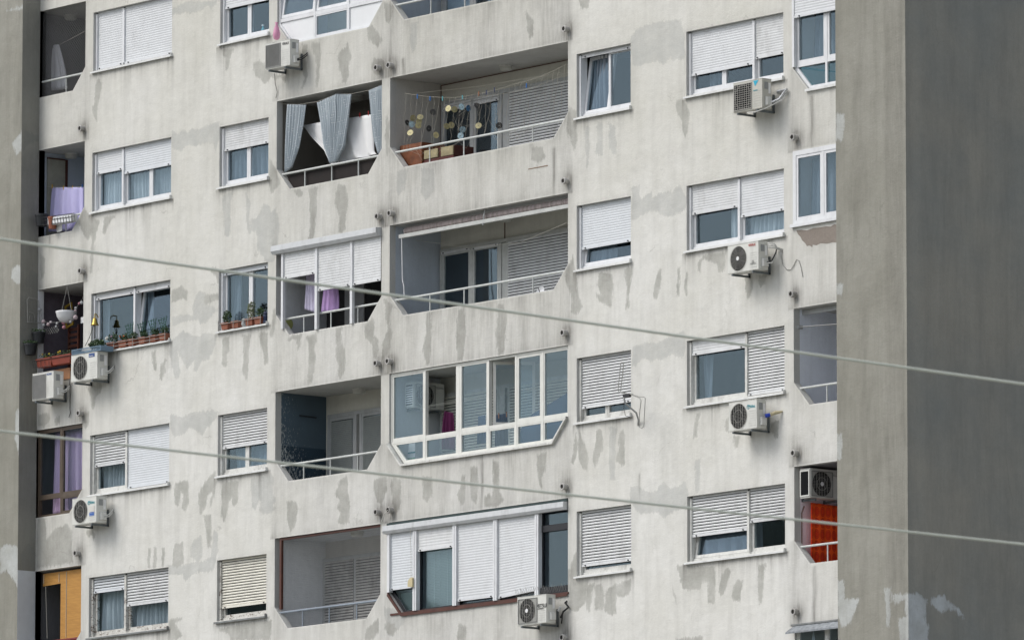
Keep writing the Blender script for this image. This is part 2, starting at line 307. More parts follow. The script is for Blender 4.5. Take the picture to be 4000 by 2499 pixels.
# ---- plaster with attributes
PATCH = []                                     # (plane key, tone, polygon in plane coordinates)
def P(r, tone, pts): PATCH.append(('w', tone, [(at(r,x,y).x, at(r,x,y).z) for x, y in pts]))
exec_patches = '''
A 0 720,570 755,620 740,700 720,780 718,895 705,890 690,850 680,790 700,760 705,650
A 1 1268,0 1512,0 1512,60 1490,80 1440,90 1400,100 1370,85 1330,110 1300,100 1270,130
A 1 1270,960 1310,1000 1350,960 1380,980 1420,950 1470,960 1512,930 1620,900 1625,1010 1600,1080 1590,1130 1580,1060 1540,1050 1512,1060 1470,1070 1430,1080 1400,1070 1370,1080 1340,1120 1300,1105 1270,1090
D 1 -5,0 110,0 80,30 50,60 65,90 40,50 -5,40
D 0 125,360 210,360 190,420 180,480 165,520 150,510 150,430 130,400
D 0 360,470 400,450 440,460 460,520 520,545 600,560 610,600 590,610 560,570 520,590 490,560 470,600 440,620 410,590 380,570 360,520
D 0 720,320 760,340 745,420 760,560 745,610 725,665 715,650 735,580 720,500
D 0 790,300 850,330 860,400 850,470 845,580 825,650 818,640 825,480 815,420 790,370
D 0 1050,310 1085,420 1060,460 1065,560 1045,620 1015,610 1010,540 985,500 990,460 975,430 985,400 1010,370 1040,350
D 0 1200,190 1240,190 1290,260 1310,300 1275,355 1240,320 1205,290
D 0 1250,430 1310,440 1330,500 1300,560 1250,550 1230,500
D 0 640,1405 700,1395 730,1420 700,1460 670,1430
D 0 980,1360 1040,1370 1060,1512 1040,1600 1035,1700 1010,1727 985,1710 995,1610 960,1500
D 0 770,1400 830,1380 825,1500 820,1600 810,1710 795,1775 765,1760 780,1660
D 0 1340,850 1370,920 1355,1160 1340,1150 1330,1000
D 0 480,1180 525,1250 560,1360 490,1430 475,1350
D 1 135,1440 205,1420 190,1500 190,1600 190,1700 175,1750 145,1740 140,1610 130,1500
D 1 305,1430 340,1500 330,1560 320,1620 340,1700 330,1730 310,1680 305,1560
E 1 430,-10 480,10 490,60 520,30 545,100 550,200 530,320 520,400 500,420 470,430 440,415 440,390 410,360 385,310 390,240 380,200 340,190 345,110 380,100 410,60
E 0 380,330 390,370 380,390 372,370
E 0 60,455 130,500 105,580 90,560 80,520 40,490
E 0 -20,670 90,650 120,680 100,700 60,710 0,740 -20,740
E 1 -20,740 60,750 100,780 60,800 30,850 -20,830
E 1 -20,945 50,950 90,970 60,1080 30,1130 -20,1155
E 0 130,980 180,970 180,1080 165,1100 165,1190 145,1195 130,1170 130,1100
E 0 280,960 340,960 325,1060 320,1200 312,1295 280,1240 285,1060
E 0 400,940 465,940 465,1170 440,1175 430,1080 410,1020
E 0 500,770 525,760 520,880 510,950 495,985 480,960 500,850
E 0 610,990 660,960 715,950 700,1060 685,1065 680,1000 650,990 615,1010
E 0 750,970 820,950 825,1010 805,1060 820,1120 810,1200 790,1310 765,1330 760,1250 770,1140 765,1030
E 0 970,910 1010,900 1010,1010 1035,1080 1035,1220 1000,1285 985,1260 990,1180 965,1120
E 0 1180,890 1250,830 1250,960 1280,1000 1280,1130 1245,1130 1230,1020 1180,980
E 0 1320,690 1390,740 1365,820 1370,900 1385,940 1360,1080 1310,1140 1310,1020 1350,930
B 0 590,80 620,20 660,80 735,120 720,180 700,260 690,370 680,500 665,510 668,400 675,280 680,200 660,250 640,260 620,220 590,160 580,120
B 0 770,90 850,80 800,150 770,220 758,210
B 0 1270,630 1340,600 1385,640 1385,710 1350,680 1330,700 1270,720
B 1 1270,830 1340,815 1430,820 1420,760 1440,700 1460,640 1512,650 1530,860 1480,880 1470,840 1400,855 1330,870 1270,895
B 1 1320,960 1350,925 1400,960 1512,980 1550,960 1550,1140 1490,1150 1450,1230 1430,1220 1440,1140 1380,1210 1340,1130 1310,1080 1330,1240 1305,1295 1270,1200 1270,1140 1240,1100 1270,1000
B 0 1120,1080 1150,1080 1155,1220 1130,1220
B 0 1185,1190 1220,1130 1230,1150 1210,1180 1225,1230 1195,1290 1178,1280
B 0 640,1340 760,1330 740,1400 710,1400 690,1512 680,1512 670,1420
B 0 300,360 330,400 330,500 300,560
C 0 250,30 320,20 330,60 310,90 280,110 250,100
C 0 355,60 390,40 395,80 365,105
C 0 545,20 585,10 580,90 560,140 550,90
C 1 1120,30 1200,50 1260,20 1345,10 1400,0 1435,20 1390,90 1350,130 1330,170 1290,140 1250,110 1200,160 1140,175 1118,120
C 0 1150,480 1235,460 1240,600 1215,670 1195,640 1205,560 1190,530 1180,600 1165,650 1150,620 1145,520
C 0 250,700 300,710 305,850 360,780 440,750 475,800 470,900 480,1000 380,1020 240,1040 240,830
C 0 975,910 990,905 985,1040 970,1035
C 0 1010,905 1030,905 1025,1035 1005,1035
C 0 1065,905 1083,905 1080,1030 1060,1030
C 0 1145,880 1200,870 1210,1000 1160,1060 1130,1020
C 1 1260,870 1320,820 1330,960 1300,1000 1250,960
C 1 1105,1020 1200,1020 1345,990 1345,1060 1270,1070 1220,1125 1200,1080 1105,1080
C 0 1120,1370 1200,1360 1190,1380 1150,1400 1200,1480 1150,1512 1100,1512 1110,1400
C 0 560,800 600,780 625,810 615,860 600,820 580,840
F 0 30,440 70,400 75,480 60,560 40,650 35,600 50,540 20,560 0,650 -30,690 -40,560 -10,490
F 0 -10,690 40,690 45,780 40,900 20,900 10,800
F 1 60,790 85,800 85,920 60,1050 0,1070 -20,1020 40,960
F 0 115,470 220,470 215,610 190,635 175,600 185,570 160,600 145,690 125,735 108,700 110,560
F 1 300,450 440,420 450,450 445,540 470,590 440,625 465,650 430,680 380,680 360,660 370,600 355,590 330,655 310,640
F 0 540,600 600,600 612,640 600,700 590,770 560,800 540,720
F 0 880,470 930,430 945,560 955,640 945,740 905,755 875,735 890,680 870,640 885,590 855,560
F 0 1110,460 1190,440 1200,520 1160,620 1130,600 1110,520
F 0 1230,430 1290,470 1290,560 1280,640 1260,690 1240,640 1225,540
F 0 80,1440 250,1400 400,1380 440,1380 430,1512 300,1512 170,1512 160,1470
F 0 1060,1440 1140,1370 1145,1450 1100,1512 1050,1512
F 0 1190,1380 1290,1330 1290,1400 1240,1480 1210,1480 1180,1430
G 0 0,20 60,40 60,120 30,180 10,150
G 0 1045,80 1110,160 1100,260 1080,300 1060,240 1050,160
G 1 200,180 250,160 240,330 210,400 190,300
G 0 1430,-30 1520,-30 1512,60 1460,70
G 1 100,1260 180,1250 150,1400 110,1440 90,1400
G 0 1360,790 1420,820 1420,1020 1400,1110 1390,1050 1350,960
G 0 1090,1090 1170,1090 1190,1160 1150,1200 1090,1180
G 1 280,1240 370,1250 370,1400 310,1480 270,1420
H 0 310,990 350,990 345,1200 340,1360 310,1370 285,1250 310,1150
H 0 555,960 590,950 605,1060 600,1200 580,1340 545,1340 530,1200 535,1060
H 0 830,930 880,920 905,1020 895,1160 885,1290 840,1300 825,1150 840,1020
H 0 1340,700 1395,560 1410,740 1440,860 1465,940 1420,1005 1385,970 1400,880 1360,800
I 0 570,1050 595,1040 600,1220 570,1290 540,1190 565,1150
I 0 640,990 690,980 695,1180 680,1260 650,1240 635,1120
I 0 805,940 850,960 850,1160 890,1230 840,1280 740,1280 740,1210 780,1180 790,1230 805,1150
I 0 1130,900 1200,880 1195,1010 1165,1060 1165,1150 1145,1100 1130,1000
I 0 50,1100 130,1110 120,1240 90,1330 60,1250
I 0 280,1060 350,1060 360,1180 320,1250 285,1220 290,1150
J 0 630,1370 700,1400 690,1512 615,1512
J 1 0,1230 120,1270 190,1290 160,1380 60,1470 40,1400 10,1330
J 0 1620,760 1650,740 1650,980 1580,1010 1570,900
J 0 1590,1020 1730,1000 1700,1200 1640,1260 1610,1200
K 1 500,270 560,210 640,180 760,160 860,150 895,260 895,440 800,440 790,420 740,470 690,450 600,470 560,490 510,480 500,350
K 0 840,740 895,740 930,830 925,950 900,1020 880,980 880,890 850,850 830,780
K 0 30,800 90,820 100,1000 90,1110 60,1060 60,960
K 1 160,920 195,940 190,1130 178,1250 165,1100
K 1 250,900 295,920 290,1140 270,1145 235,1130 255,1040
K 1 335,900 385,940 390,1130 370,1145 340,1090
L 1 505,60 565,50 560,110 580,150 650,95 655,150 700,110 790,85 800,110 830,60 860,45 890,110 920,150 915,190 880,240 780,280 720,255 680,225 610,250 560,270 530,310 508,290
L 0 700,680 725,660 720,780 690,880 662,890 670,800
L 0 845,650 862,650 858,860 838,870
L 0 905,680 922,700 915,860 900,850 895,760
L 0 260,690 350,690 370,780 355,940 300,920 250,880 245,840 280,860 250,780
L 0 60,600 100,700 110,860 140,930 90,1000 60,980 65,880 10,720
L 0 450,660 510,640 500,760 480,950 460,960 470,800
L 0 1040,560 1200,540 1190,680 1150,680 1140,630 1090,610 1050,590 1020,600 1010,690 995,680 1000,610
L 0 1340,720 1390,710 1395,800 1375,880 1350,880 1345,800
L 0 1440,710 1500,700 1490,770 1460,790 1445,760
L 1 510,1240 600,1210 700,1210 780,1170 890,1120 905,1240 880,1320 800,1290 730,1330 680,1320 650,1350 600,1320 570,1330 540,1380 510,1370
M 0 120,720 180,880 180,1020 140,990 110,920 115,780
M 0 95,740 110,860 75,960 60,950
M 0 250,700 285,720 295,850 260,930 235,1000 220,920 240,800
M 1 340,690 400,700 385,840 380,1000 380,1080 350,1080 342,960
M 0 415,740 445,710 455,760 455,960 440,980 388,940 410,850
M 0 985,600 1010,590 985,770 958,780 970,660
M 0 1190,640 1225,620 1225,740 1200,720
M 0 1255,760 1305,755 1290,840 1275,850 1258,800
M 0 1540,660 1590,650 1588,780 1560,770 1535,730
M 1 975,940 1012,930 1005,1170 978,1170
M 1 495,1140 560,1130 600,1170 670,1180 740,1100 780,1150 850,1130 905,1095 920,1180 910,1290 820,1310 740,1370 700,1320 560,1330 500,1250
N 0 960,880 1030,870 1100,890 1280,890 1285,1000 1280,1200 1220,1200 1225,1020 1170,1030 1155,1080 1060,1090 1010,1070 980,970
N 0 1380,905 1418,930 1370,1080 1340,1145 1308,1110 1330,970
N 0 1480,1000 1515,1010 1490,1180 1440,1185 1420,1140 1440,1050
N 0 1650,880 1710,860 1695,1000 1675,1200 1660,1215 1645,1150
N 0 200,1040 265,1030 240,1130 228,1265 195,1255 190,1140
N 0 270,1050 330,1040 345,1200 335,1255 265,1255
N 0 370,1080 400,1060 570,1000 575,1080 540,1130 500,1150 450,1130 445,1270 415,1300 360,1270 345,1220
N 0 60,1000 140,1010 150,1240 110,1270 50,1240
N 0 950,1500 1180,1480 1190,1540 950,1540
'''
for ln in exec_patches.strip().splitlines():
    a = ln.split(); P(a[0], float(a[1]), [tuple(map(float, q.split(','))) for q in a[2:]])
TY = -3.3                                      # front plane of the near tower
TX0, TX1 = ax('Z', 3268, 1250, TY), ax('Z', 3542, 1250, TY)
FY = -.43; FX = -15.03
def PF(key, r, pts, f): PATCH.append((key, 0.0, [f(r, x, y) for x, y in pts]))
f1 = lambda r, x, y: (at(r,x,y,TY).x, at(r,x,y,TY).z)
f2 = lambda r, x, y: (atx(r,x,y,TX1).y, atx(r,x,y,TX1).z)
f3 = lambda r, x, y: (at(r,x,y,FY).x, at(r,x,y,FY).z)
f4 = lambda r, x, y: (atx(r,x,y,FX).y, atx(r,x,y,FX).z)
for pts in ([(316,1240),(345,1235),(350,1320),(415,1320),(400,1370),(370,1440),(330,1450),(316,1400)], [(530,1270),(557,1270),(555,1450),(540,1450)],
            [(560,1300),(640,1300),(640,1520),(600,1520),(590,1420),(625,1400),(620,1330),(575,1350)], [(312,575),(336,575),(336,690),(312,690)]): PF('t', 'P', pts, f1)
for pts in ([(308,520),(348,520),(345,600),(335,640),(308,630)], [(308,1280),(340,1290),(335,1340),(308,1330)]): PF('t', 'O', pts, f1)
for pts in ([(630,1300),(680,1295),(720,1330),(715,1400),(730,1450),(725,1530),(630,1530)], [(735,1320),(800,1305),(830,1340),(870,1370),(890,1400),(885,1415),(850,1375),(820,1370),(780,1385),(760,1360),(740,1350)]): PF('s', 'P', pts, f2)
for r, pts in (('A', [(20,-20),(180,-20),(175,60),(160,160),(130,170),(110,140),(90,110),(50,100)]), ('B', [(90,470),(130,450),(172,470),(168,580),(120,580),(85,540)]),
               ('C', [(100,0),(135,0),(135,200),(120,300),(100,200)]), ('C', [(0,900),(60,880),(132,900),(130,1000),(130,1200),(90,1120),(40,1050),(0,1080)]), ('A', [(90,1060),(172,960),(172,1100),(120,1150)])): PF('f', r, pts, f3)
for r, pts in (('A', [(180,960),(230,990),(285,1000),(285,1040),(230,1050),(190,1090),(178,1100)]), ('B', [(170,600),(230,480),(285,520),(285,640),(220,600)]), ('C', [(140,940),(190,880),(235,940),(235,1060),(180,1060),(140,1040)])): PF('g', r, pts, f4)

def poly_sd(px, pz, poly):                    # signed distance, positive inside
    d = np.full(px.shape, 9.0); ins = np.zeros(px.shape, bool); n = len(poly)
    for i in range(n):
        (ax_, az_), (bx, bz) = poly[i], poly[(i+1) % n]
        ex, ez = bx-ax_, bz-az_; L = ex*ex+ez*ez+1e-12
        t = np.clip(((px-ax_)*ex+(pz-az_)*ez)/L, 0, 1)
        d = np.minimum(d, np.hypot(px-ax_-t*ex, pz-az_-t*ez))
        c = (az_ > pz) != (bz > pz)
        with np.errstate(divide='ignore', invalid='ignore'):
            xx = (bx-ax_)*(pz-az_)/((bz-az_) if abs(bz-az_) > 1e-12 else 1e-12)+ax_
        ins ^= c & (px < xx)
    return np.where(ins, d, -d)
def n1(x, seed, f):                           # 1-d value noise
    r = np.random.default_rng(abs(int(seed))).random(4096); t = x*f+1000; i = np.floor(t).astype(int); u = t-i; u = u*u*(3-2*u)
    return r[i % 4096]*(1-u)+r[(i+1) % 4096]*u
PIPES = [('A',585,948),('B',585,487),('C',510,22),('C',490,940),('D',1258,500),('D',1350,482),('E',1265,85),('E',1357,62),('E',1255,1168),('E',1343,1153),
         ('F',1118,671),('F',1200,656),('G',1323,213),('G',1320,1335),('H',1312,1132),('I',1312,1132),('J',1497,1487),('K',1687,1012),('L',1677,846),('M',1692,885),('N',1938,1270)]
PIPEPOS = [at(r, x, y, -.11) for r, x, y in PIPES]
ACS = [('D',447,325,520,628,697), ('B',525,1112,1312,718,796), ('B',240,1248,1448,395,470), ('C',474,585,760,632,702), ('K',1255,617,838,1468,1536),
       ('L',1213,492,702,1440,1513), ('M',1222,515,730,1428,1495), ('J',1125,1150,1392,1370,1448)]
def wall_attrs(px, pz, key):
    sd = np.full(px.shape, -.5); tone = np.zeros(px.shape); dirt = np.zeros(px.shape)
    for kk, tn, poly in PATCH:
        if kk != key: continue
        xs = [p[0] for p in poly]; zs = [p[1] for p in poly]
        m = (px > min(xs)-.3) & (px < max(xs)+.3) & (pz > min(zs)-.3) & (pz < max(zs)+.3)
        if not m.any(): continue
        s = poly_sd(px[m], pz[m], poly); old = sd[m]
        tone[m] = np.where(s > old, tn, tone[m]); sd[m] = np.maximum(old, s)
    if key == 'w':
        for c, (x0, x1, ks) in WCOL.items():
            for k in ks:
                zb = TW(k)-WH-.05; inx = (px > x0-.12) & (px < x1+.1); dz = zb-pz
                st = n1(px, k*7+ord(c[1]), 6)*n1(px, k*9+ord(c[1]), 23)
                dirt += np.where(inx & (dz > 0), .46*np.exp(-dz/.07)+.85*st*np.exp(-dz/(.10+.35*n1(px, k+3, 9))), 0)
                zt = pz-TW(k); dirt += np.where((px > x0) & (px < x1) & (zt > 0), .20*np.exp(-zt/.05), 0)  # narrow darker line fading upwards from each window head
                dirt += np.where((pz < TW(k)+.05) & (pz > zb), .12*np.exp(-np.abs(px-x1-.02)/.10)+.10*np.exp(-np.abs(px-x0+.02)/.10), 0)
        for c, (x0, x1, ks, a, b) in LCOL.items():
            for k in list(ks)+[max(ks)+1]:
                t = TB(k); inx = (px > x0-.15) & (px < x1+.15)
                up = pz-t; dirt += np.where(inx & (up > 0) & (up < 1.1), .26*np.exp(-up/.05)+.22*n1(px, k*5+int(x0), 5)*np.exp(-up/.3), 0)
                de = np.zeros(px.shape)
                if a: de = np.maximum(de, np.clip(CHX-(px-x0), 0, CHX))
                if b: de = np.maximum(de, np.clip(CHX-(x1-px), 0, CHX))
                dn = (t-CHB+de*1.02)-pz; amp = (1.0 if c == 'c5' else .6)*np.exp(-np.maximum(0, np.maximum(x0-px, px-x1))/.07)*np.clip((pz-t+2.85)/.12, 0, 1)
                dirt += np.where(inx & (dn > 0) & (dn < 1.5), amp*(.16+.38*n1(px, k*3+50, 7)*np.exp(-dn/.25)+.30*np.maximum(0, n1(px, k*3+77, 3)-.45)), 0)
            dirt += np.where((pz < 8), .16*np.exp(-np.abs(px-x0+.02)/.12)+.20*np.exp(-np.abs(px-x1-.05)/.14), 0)
        for p in PIPEPOS:
            dx = px-p.x-.02; dz = pz-p.z; rr = np.hypot(dx, dz)
            dirt += .75*np.exp(-(rr/.11)**2)+.30*np.exp(-(rr/.25)**2)
            dirt += np.where(dz < 0, .42*np.exp(-(dx/.045)**2)*np.exp(dz/.35), 0)
        for a in ACS:
            p0 = at(a[0], a[1], a[3], -.4); p1 = at(a[0], a[4], a[3], -.4)
            dz = p0.z-pz; dirt += np.where((px > p0.x) & (px < p1.x+.1) & (dz > -.1), .30*n1(px, 5, 9)*np.exp(-np.maximum(dz, 0)/.3), 0)
        for r, x, y, y2, sg in (('K',1830,690,1060,.06), ('N',2115,870,1400,.05), ('I',720,890,1270,.035), ('B',365,210,300,.03), ('M',560,1030,1150,.025), ('G',140,420,570,.05), ('G',1250,1080,1400,.05), ('J',825,0,130,.03)):
            p = at(r, x, y); q = at(r, x, y2)
            dirt += np.where((pz < p.z) & (pz > q.z-.3), .55*np.exp(-((px-p.x-.03*n1(pz, 3, 3))/sg)**2)*np.clip((pz-q.z+.3)/.5, 0, 1)*np.clip((p.z-pz)/.05, 0, 1), 0)
        # stained lower fringe of the exposed mortar under the small white window
    if key in ('f', 'g', 't'):
        dirt += .12*n1(px, 4, 4)
    if key == 't':
        W_ = TX1-TX0; f = (px-TX0)/W_; dirt += .20*np.clip((f-.70)/.03, 0, 1)*(f < .965)+.12*n1(px*1.3+pz*.05, 8, 5)+.10*np.exp(-((f-.70)/.02)**2)
    if key == 's':
        dirt += .25*n1(px, 14, 1.1)*n1(pz, 15, .5)+.16*n1(px+.1*n1(pz, 2, 2), 16, 4)
    if key == 'g':
        for zz in (TB(1), TB(2), TB(3)): dirt += .35*np.exp(-((pz-zz+.1)/.5)**2)*n1(pz, 5, 4)
        dirt += .25*n1(px, 6, 12)*n1(pz, 7, 1.2)
    return sd, tone, np.clip(dirt, 0, .82)
def grid_mesh(name, rects, tris, key, P3, material, parent, cell_=.035):
    V = []; F = []; n0 = 0
    for (u0, u1, v0, v1, cs) in rects:
        nu = max(1, int(math.ceil((u1-u0)/cs))); nv = max(1, int(math.ceil((v1-v0)/cs)))
        U, W = np.meshgrid(np.linspace(u0, u1, nu+1), np.linspace(v0, v1, nv+1)); V.append(np.stack([U.ravel(), W.ravel()], 1))
        i = np.arange(nu)[None, :] + (nu+1)*np.arange(nv)[:, None]
        F.append(np.stack([i, i+1, i+nu+2, i+nu+1], -1).reshape(-1, 4)+n0); n0 += (nu+1)*(nv+1)
    T = []
    for (a, b, c) in tris:                    # right angle at a
        n = 10; a, b, c = map(np.array, (a, b, c)); idx = {}
        pts = []
        for i in range(n+1):
            for j in range(n+1-i): idx[i, j] = n0+len(pts); pts.append(a+(b-a)*i/n+(c-a)*j/n)
        for i in range(n):
            for j in range(n-i):
                T.append((idx[i, j], idx[i+1, j], idx[i, j+1]))
                if i+j < n-1: T.append((idx[i+1, j], idx[i+1, j+1], idx[i, j+1]))
        V.append(np.array(pts)); n0 += len(pts)
    V = np.concatenate(V); Fq = np.concatenate(F) if F else np.zeros((0, 4), int)
    sd, tone, dirt = wall_attrs(V[:, 0], V[:, 1], key)
    co = P3(V[:, 0], V[:, 1]); o = np.array([co[:, 0].mean(), co[:, 1].mean(), co[:, 2].min()])
    me = bpy.data.meshes.new(name)
    nl = Fq.size+3*len(T); nf = len(Fq)+len(T)
    me.vertices.add(len(V)); me.vertices.foreach_set('co', (co-o).ravel().astype(np.float32))
    li = np.concatenate([Fq.ravel(), np.array(T, int).ravel()]) if T else Fq.ravel()
    me.loops.add(nl); me.loops.foreach_set('vertex_index', li.astype(np.int32))
    ls = np.concatenate([np.arange(len(Fq))*4, len(Fq)*4+np.arange(len(T))*3])
    me.polygons.add(nf); me.polygons.foreach_set('loop_start', ls.astype(np.int32))
    me.update(calc_edges=True); me.validate()
    for nme, arr in (('patch_sd', sd), ('patch_tone', tone), ('dirt', dirt)):
        at_ = me.attributes.new(nme, 'FLOAT', 'POINT'); at_.data.foreach_set('value', arr.astype(np.float32))
    me.materials.append(material)
    ob = bpy.data.objects.new(name, me); scene.collection.objects.link(ob); WO[ob.name] = Vector(o)
    ob.parent = parent; ob.location = Vector(o)-WO[parent.name]; return ob
ZT, ZBm = 12.0, GROUND_Z
HI, LO = 7.2, -7.4                             # finely meshed band
def fine(u0, u1, v0, v1):
    out = []
    for a, b, cs in ((v0, min(v1, LO), .6), (max(v0, LO), min(v1, HI), .035), (max(v0, HI), v1, .6)):
        if b-a > 1e-6: out.append((u0, u1, a, b, cs))
    return out
rects = []; tris = []
cols = sorted([(x0, x1, 'w', c) for c, (x0, x1, _) in WCOL.items()]+[(v[0], v[1], 'l', c) for c, v in LCOL.items()])
xcur = FX
for x0, x1, ty, c in cols:
    if x0 > xcur: rects += fine(xcur, x0, ZBm, ZT)
    zc = ZT
    ks = WCOL[c][2] if ty == 'w' else LCOL[c][2]
    for k in ks:
        if ty == 'w': t, b = TW(k), TW(k)-WH
        else:
            pl = lpoly(c, k); t = TB(k); b = min(p[1] for p in pl)
            if b < t-1.5:
                if LCOL[c][3]: tris.append(((x0, b), (x0, t-CH0), (x0+CHX, b)))
                if LCOL[c][4] and not (c == 'c5' and k == 4): tris.append(((x1, b), (x1-CHX, b), (x1, t-CH0)))
        rects += fine(x0, x1, t, zc); zc = b
    rects += fine(x0, x1, ZBm, zc); xcur = x1
rects += fine(xcur, 13.0, ZBm, ZT)
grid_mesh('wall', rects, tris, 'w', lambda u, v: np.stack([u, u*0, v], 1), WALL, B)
# reveals of the openings
REVM = plaster('reveal plaster', (.50, .50, .475), (.56, .56, .545), (.42, .43, .41), (.45, .47, .47), use_attr=False, streak=.5)
mb = MB()
REV = .22; RL = .14
for c, (x0, x1, ks) in WCOL.items():
    for k in ks:
        t, b = TW(k), TW(k)-WH; pl = [(x0,b),(x1,b),(x1,t),(x0,t)]
        mb = MB()
        for i in range(4):
            p, q = pl[i], pl[(i+1)%4]; mb.quad((p[0],0,p[1]),(q[0],0,q[1]),(q[0],REV,q[1]),(p[0],REV,p[1]))
        mb.build('window_reveal', REVM, B)
for c, v in LCOL.items():
    for k in v[2]:
        pl = lpoly(c, k); n = len(pl); mb = MB()
        for i in range(n):
            p, q = pl[i], pl[(i+1)%n]; mb.quad((p[0],0,p[1]),(q[0],0,q[1]),(q[0],RL,q[1]),(p[0],RL,p[1]))
        mb.build('loggia_reveal', REVM, B)
# rooms behind the windows, roof and side walls
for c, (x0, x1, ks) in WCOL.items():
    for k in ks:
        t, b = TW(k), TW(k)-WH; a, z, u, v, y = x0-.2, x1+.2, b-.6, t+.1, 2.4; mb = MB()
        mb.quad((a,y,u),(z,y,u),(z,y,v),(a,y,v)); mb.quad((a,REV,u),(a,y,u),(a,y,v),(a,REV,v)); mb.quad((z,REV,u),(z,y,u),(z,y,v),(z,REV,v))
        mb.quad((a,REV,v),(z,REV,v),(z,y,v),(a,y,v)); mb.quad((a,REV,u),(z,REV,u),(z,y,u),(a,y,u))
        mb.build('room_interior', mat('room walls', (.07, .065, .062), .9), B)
mb = MB(); mb.box(-22, 16, 9.9, 10, ZBm, ZT); mb.box(-22, 16, .3, 9.9, ZT-.2, ZT); mb.build('rear_wall', mat('rear plaster', (.4, .4, .38), .9), B)
# towers
D_ = lambda a: np.full_like(a, 1.0)
grid_mesh('stair_tower_front', [(TX0,TX1,ZBm,LO,.6),(TX0,TX1,LO,HI,.045),(TX0,TX1,HI,ZT,.6)], [], 't', lambda u, v: np.stack([u, u*0+TY, v], 1), PIER, B)
grid_mesh('stair_tower_side', [(TY,6,ZBm,LO,.6),(TY,1.5,LO,HI,.045),(1.5,6,LO,HI,.6),(TY,6,HI,ZT,.6)], [], 's', lambda u, v: np.stack([u*0+TX1, u, v], 1), PIERD, B)
mb = MB(); mb.quad((TX0,0,ZBm),(TX0,TY,ZBm),(TX0,TY,ZT),(TX0,0,ZT)); mb.quad((TX0,TY,ZT),(TX1,TY,ZT),(TX1,6,ZT),(TX0,6,ZT)); mb.build('stair_tower_flank', PIERD, B)
grid_mesh('side_pier_front', [(-19,FX,ZBm,LO,.6),(-19,-16.3,LO,HI,.3),(-16.3,FX,LO,HI,.035),(-19,FX,HI,ZT,.6)], [], 'f', lambda u, v: np.stack([u, u*0+FY, v], 1), PIER, B)
grid_mesh('side_pier_flank', [(FY,.14,TB(4),LO+14.6,.035),(FY,.14,HI,ZT,.6)], [], 'g', lambda u, v: np.stack([u*0+FX, u, v], 1), PIERS, B)
mb = MB(); mb.quad((FX,FY,ZBm),(FX,RL,ZBm),(FX,RL,TB(4)),(FX,FY,TB(4))); mb.build('side_pier_flank', mat('pale blue grey paint', (.52, .56, .60), .8, var=.05), B, origin=(FX, FY, ZBm))
# drain spouts
for p in PIPEPOS:
    mb = MB(); a = random.uniform(-.012, .012); 
    mb.lathe((p.x, -.11, p.z), [(.040,.006),(.042,0),(.058,0),(.063,.008),(.063,.045),(.054,.05),(.054,.12)], 16, 'y', cap=False)
    mb.k = 1; mb.lathe((p.x, -.11, p.z), [(.0405,.008),(.04,.02)], 16, 'y'); mb.build('drain_spout', [PIPE, PIPEIN], B, smooth=False)

# ------------------------------------------------------------------ roller shutter, sashes, windows
def shutter(parent, x0, x1, z1, z0, y, m, gap=.0, pitch=.046, bar=True, skew=0.0):
    if m in (SLAT, SLATO): m = random.choice([m, m, SLV2, SLV3])
    mb = MB(); z = z1; pitch = .054 if gap else pitch; gap = gap*1.35; n = max(1, int(round((z1-z0)/pitch))); ph = (z1-z0)/n; g = gap if gap else .003
    for i in range(n):
        a = z1-i*ph; b = a-ph+g; mid = (a+b)/2; dy = .0035 if not gap else .008
        s0 = skew*i/n; s1 = skew*(i+1)/n
        lip = .006 if gap else .002
        vs = [(x0,y+lip,a),(x1,y+lip,a+s0),(x1,y-.0,a-.007+s0),(x0,y,a-.007),(x0,y-dy*.55,mid),(x1,y-dy*.55,mid+s0),(x0,y,b+.006),(x1,y,b+.006+s1),(x0,y+lip,b),(x1,y+lip,b+s1)]
        mb.add(vs, [(0,1,2,3),(3,2,5,4),(4,5,7,6),(6,7,9,8)])
    if not gap: mb.quad((x0,y+.0035,z0),(x1,y+.0035,z0+skew),(x1,y+.0035,z1),(x0,y+.0035,z1))
    else:
        mb.k = 1; mb.quad((x0,y+.02,z0),(x1,y+.02,z0),(x1,y+.02,z1),(x0,y+.02,z1)); mb.k = 0
    if bar: mb.add([(x0,y-.012,z0-.03),(x1,y-.012,z0-.03+skew),(x1,y+.012,z0-.03+skew),(x0,y+.012,z0-.03),(x0,y-.012,z0+.012),(x1,y-.012,z0+.012+skew),(x1,y+.012,z0+.012+skew),(x0,y+.012,z0+.012)],
                     [(0,1,5,4),(1,2,6,5),(2,3,7,6),(3,0,4,7),(4,5,6,7),(3,2,1,0)])
    if bar:
        mb.k = 1
        for xx in (x0+(x1-x0)*.08, x1-(x1-x0)*.08): mb.box(xx-.012, xx+.012, y-.03, y-.012, z0-.02, z0)
    return mb.build('shutter', [m, MATS['black frame']], parent)
def header(x0, x1, zt, zf, zb, yf, m, parent, y1=-.0005):
    pr = [(y1,zt),(-yf,zt-.008),(-yf-.006,zf),(-yf*.72,zb),(y1,zb)]; n = len(pr); b = MB()
    b.add([(x0,y,z) for y, z in pr]+[(x1,y,z) for y, z in pr], [tuple(range(n)), tuple(range(2*n-1,n-1,-1))]+[(i,(i+1)%n,n+(i+1)%n,n+i) for i in range(n)])
    return b.build('shutter_box', m, parent)
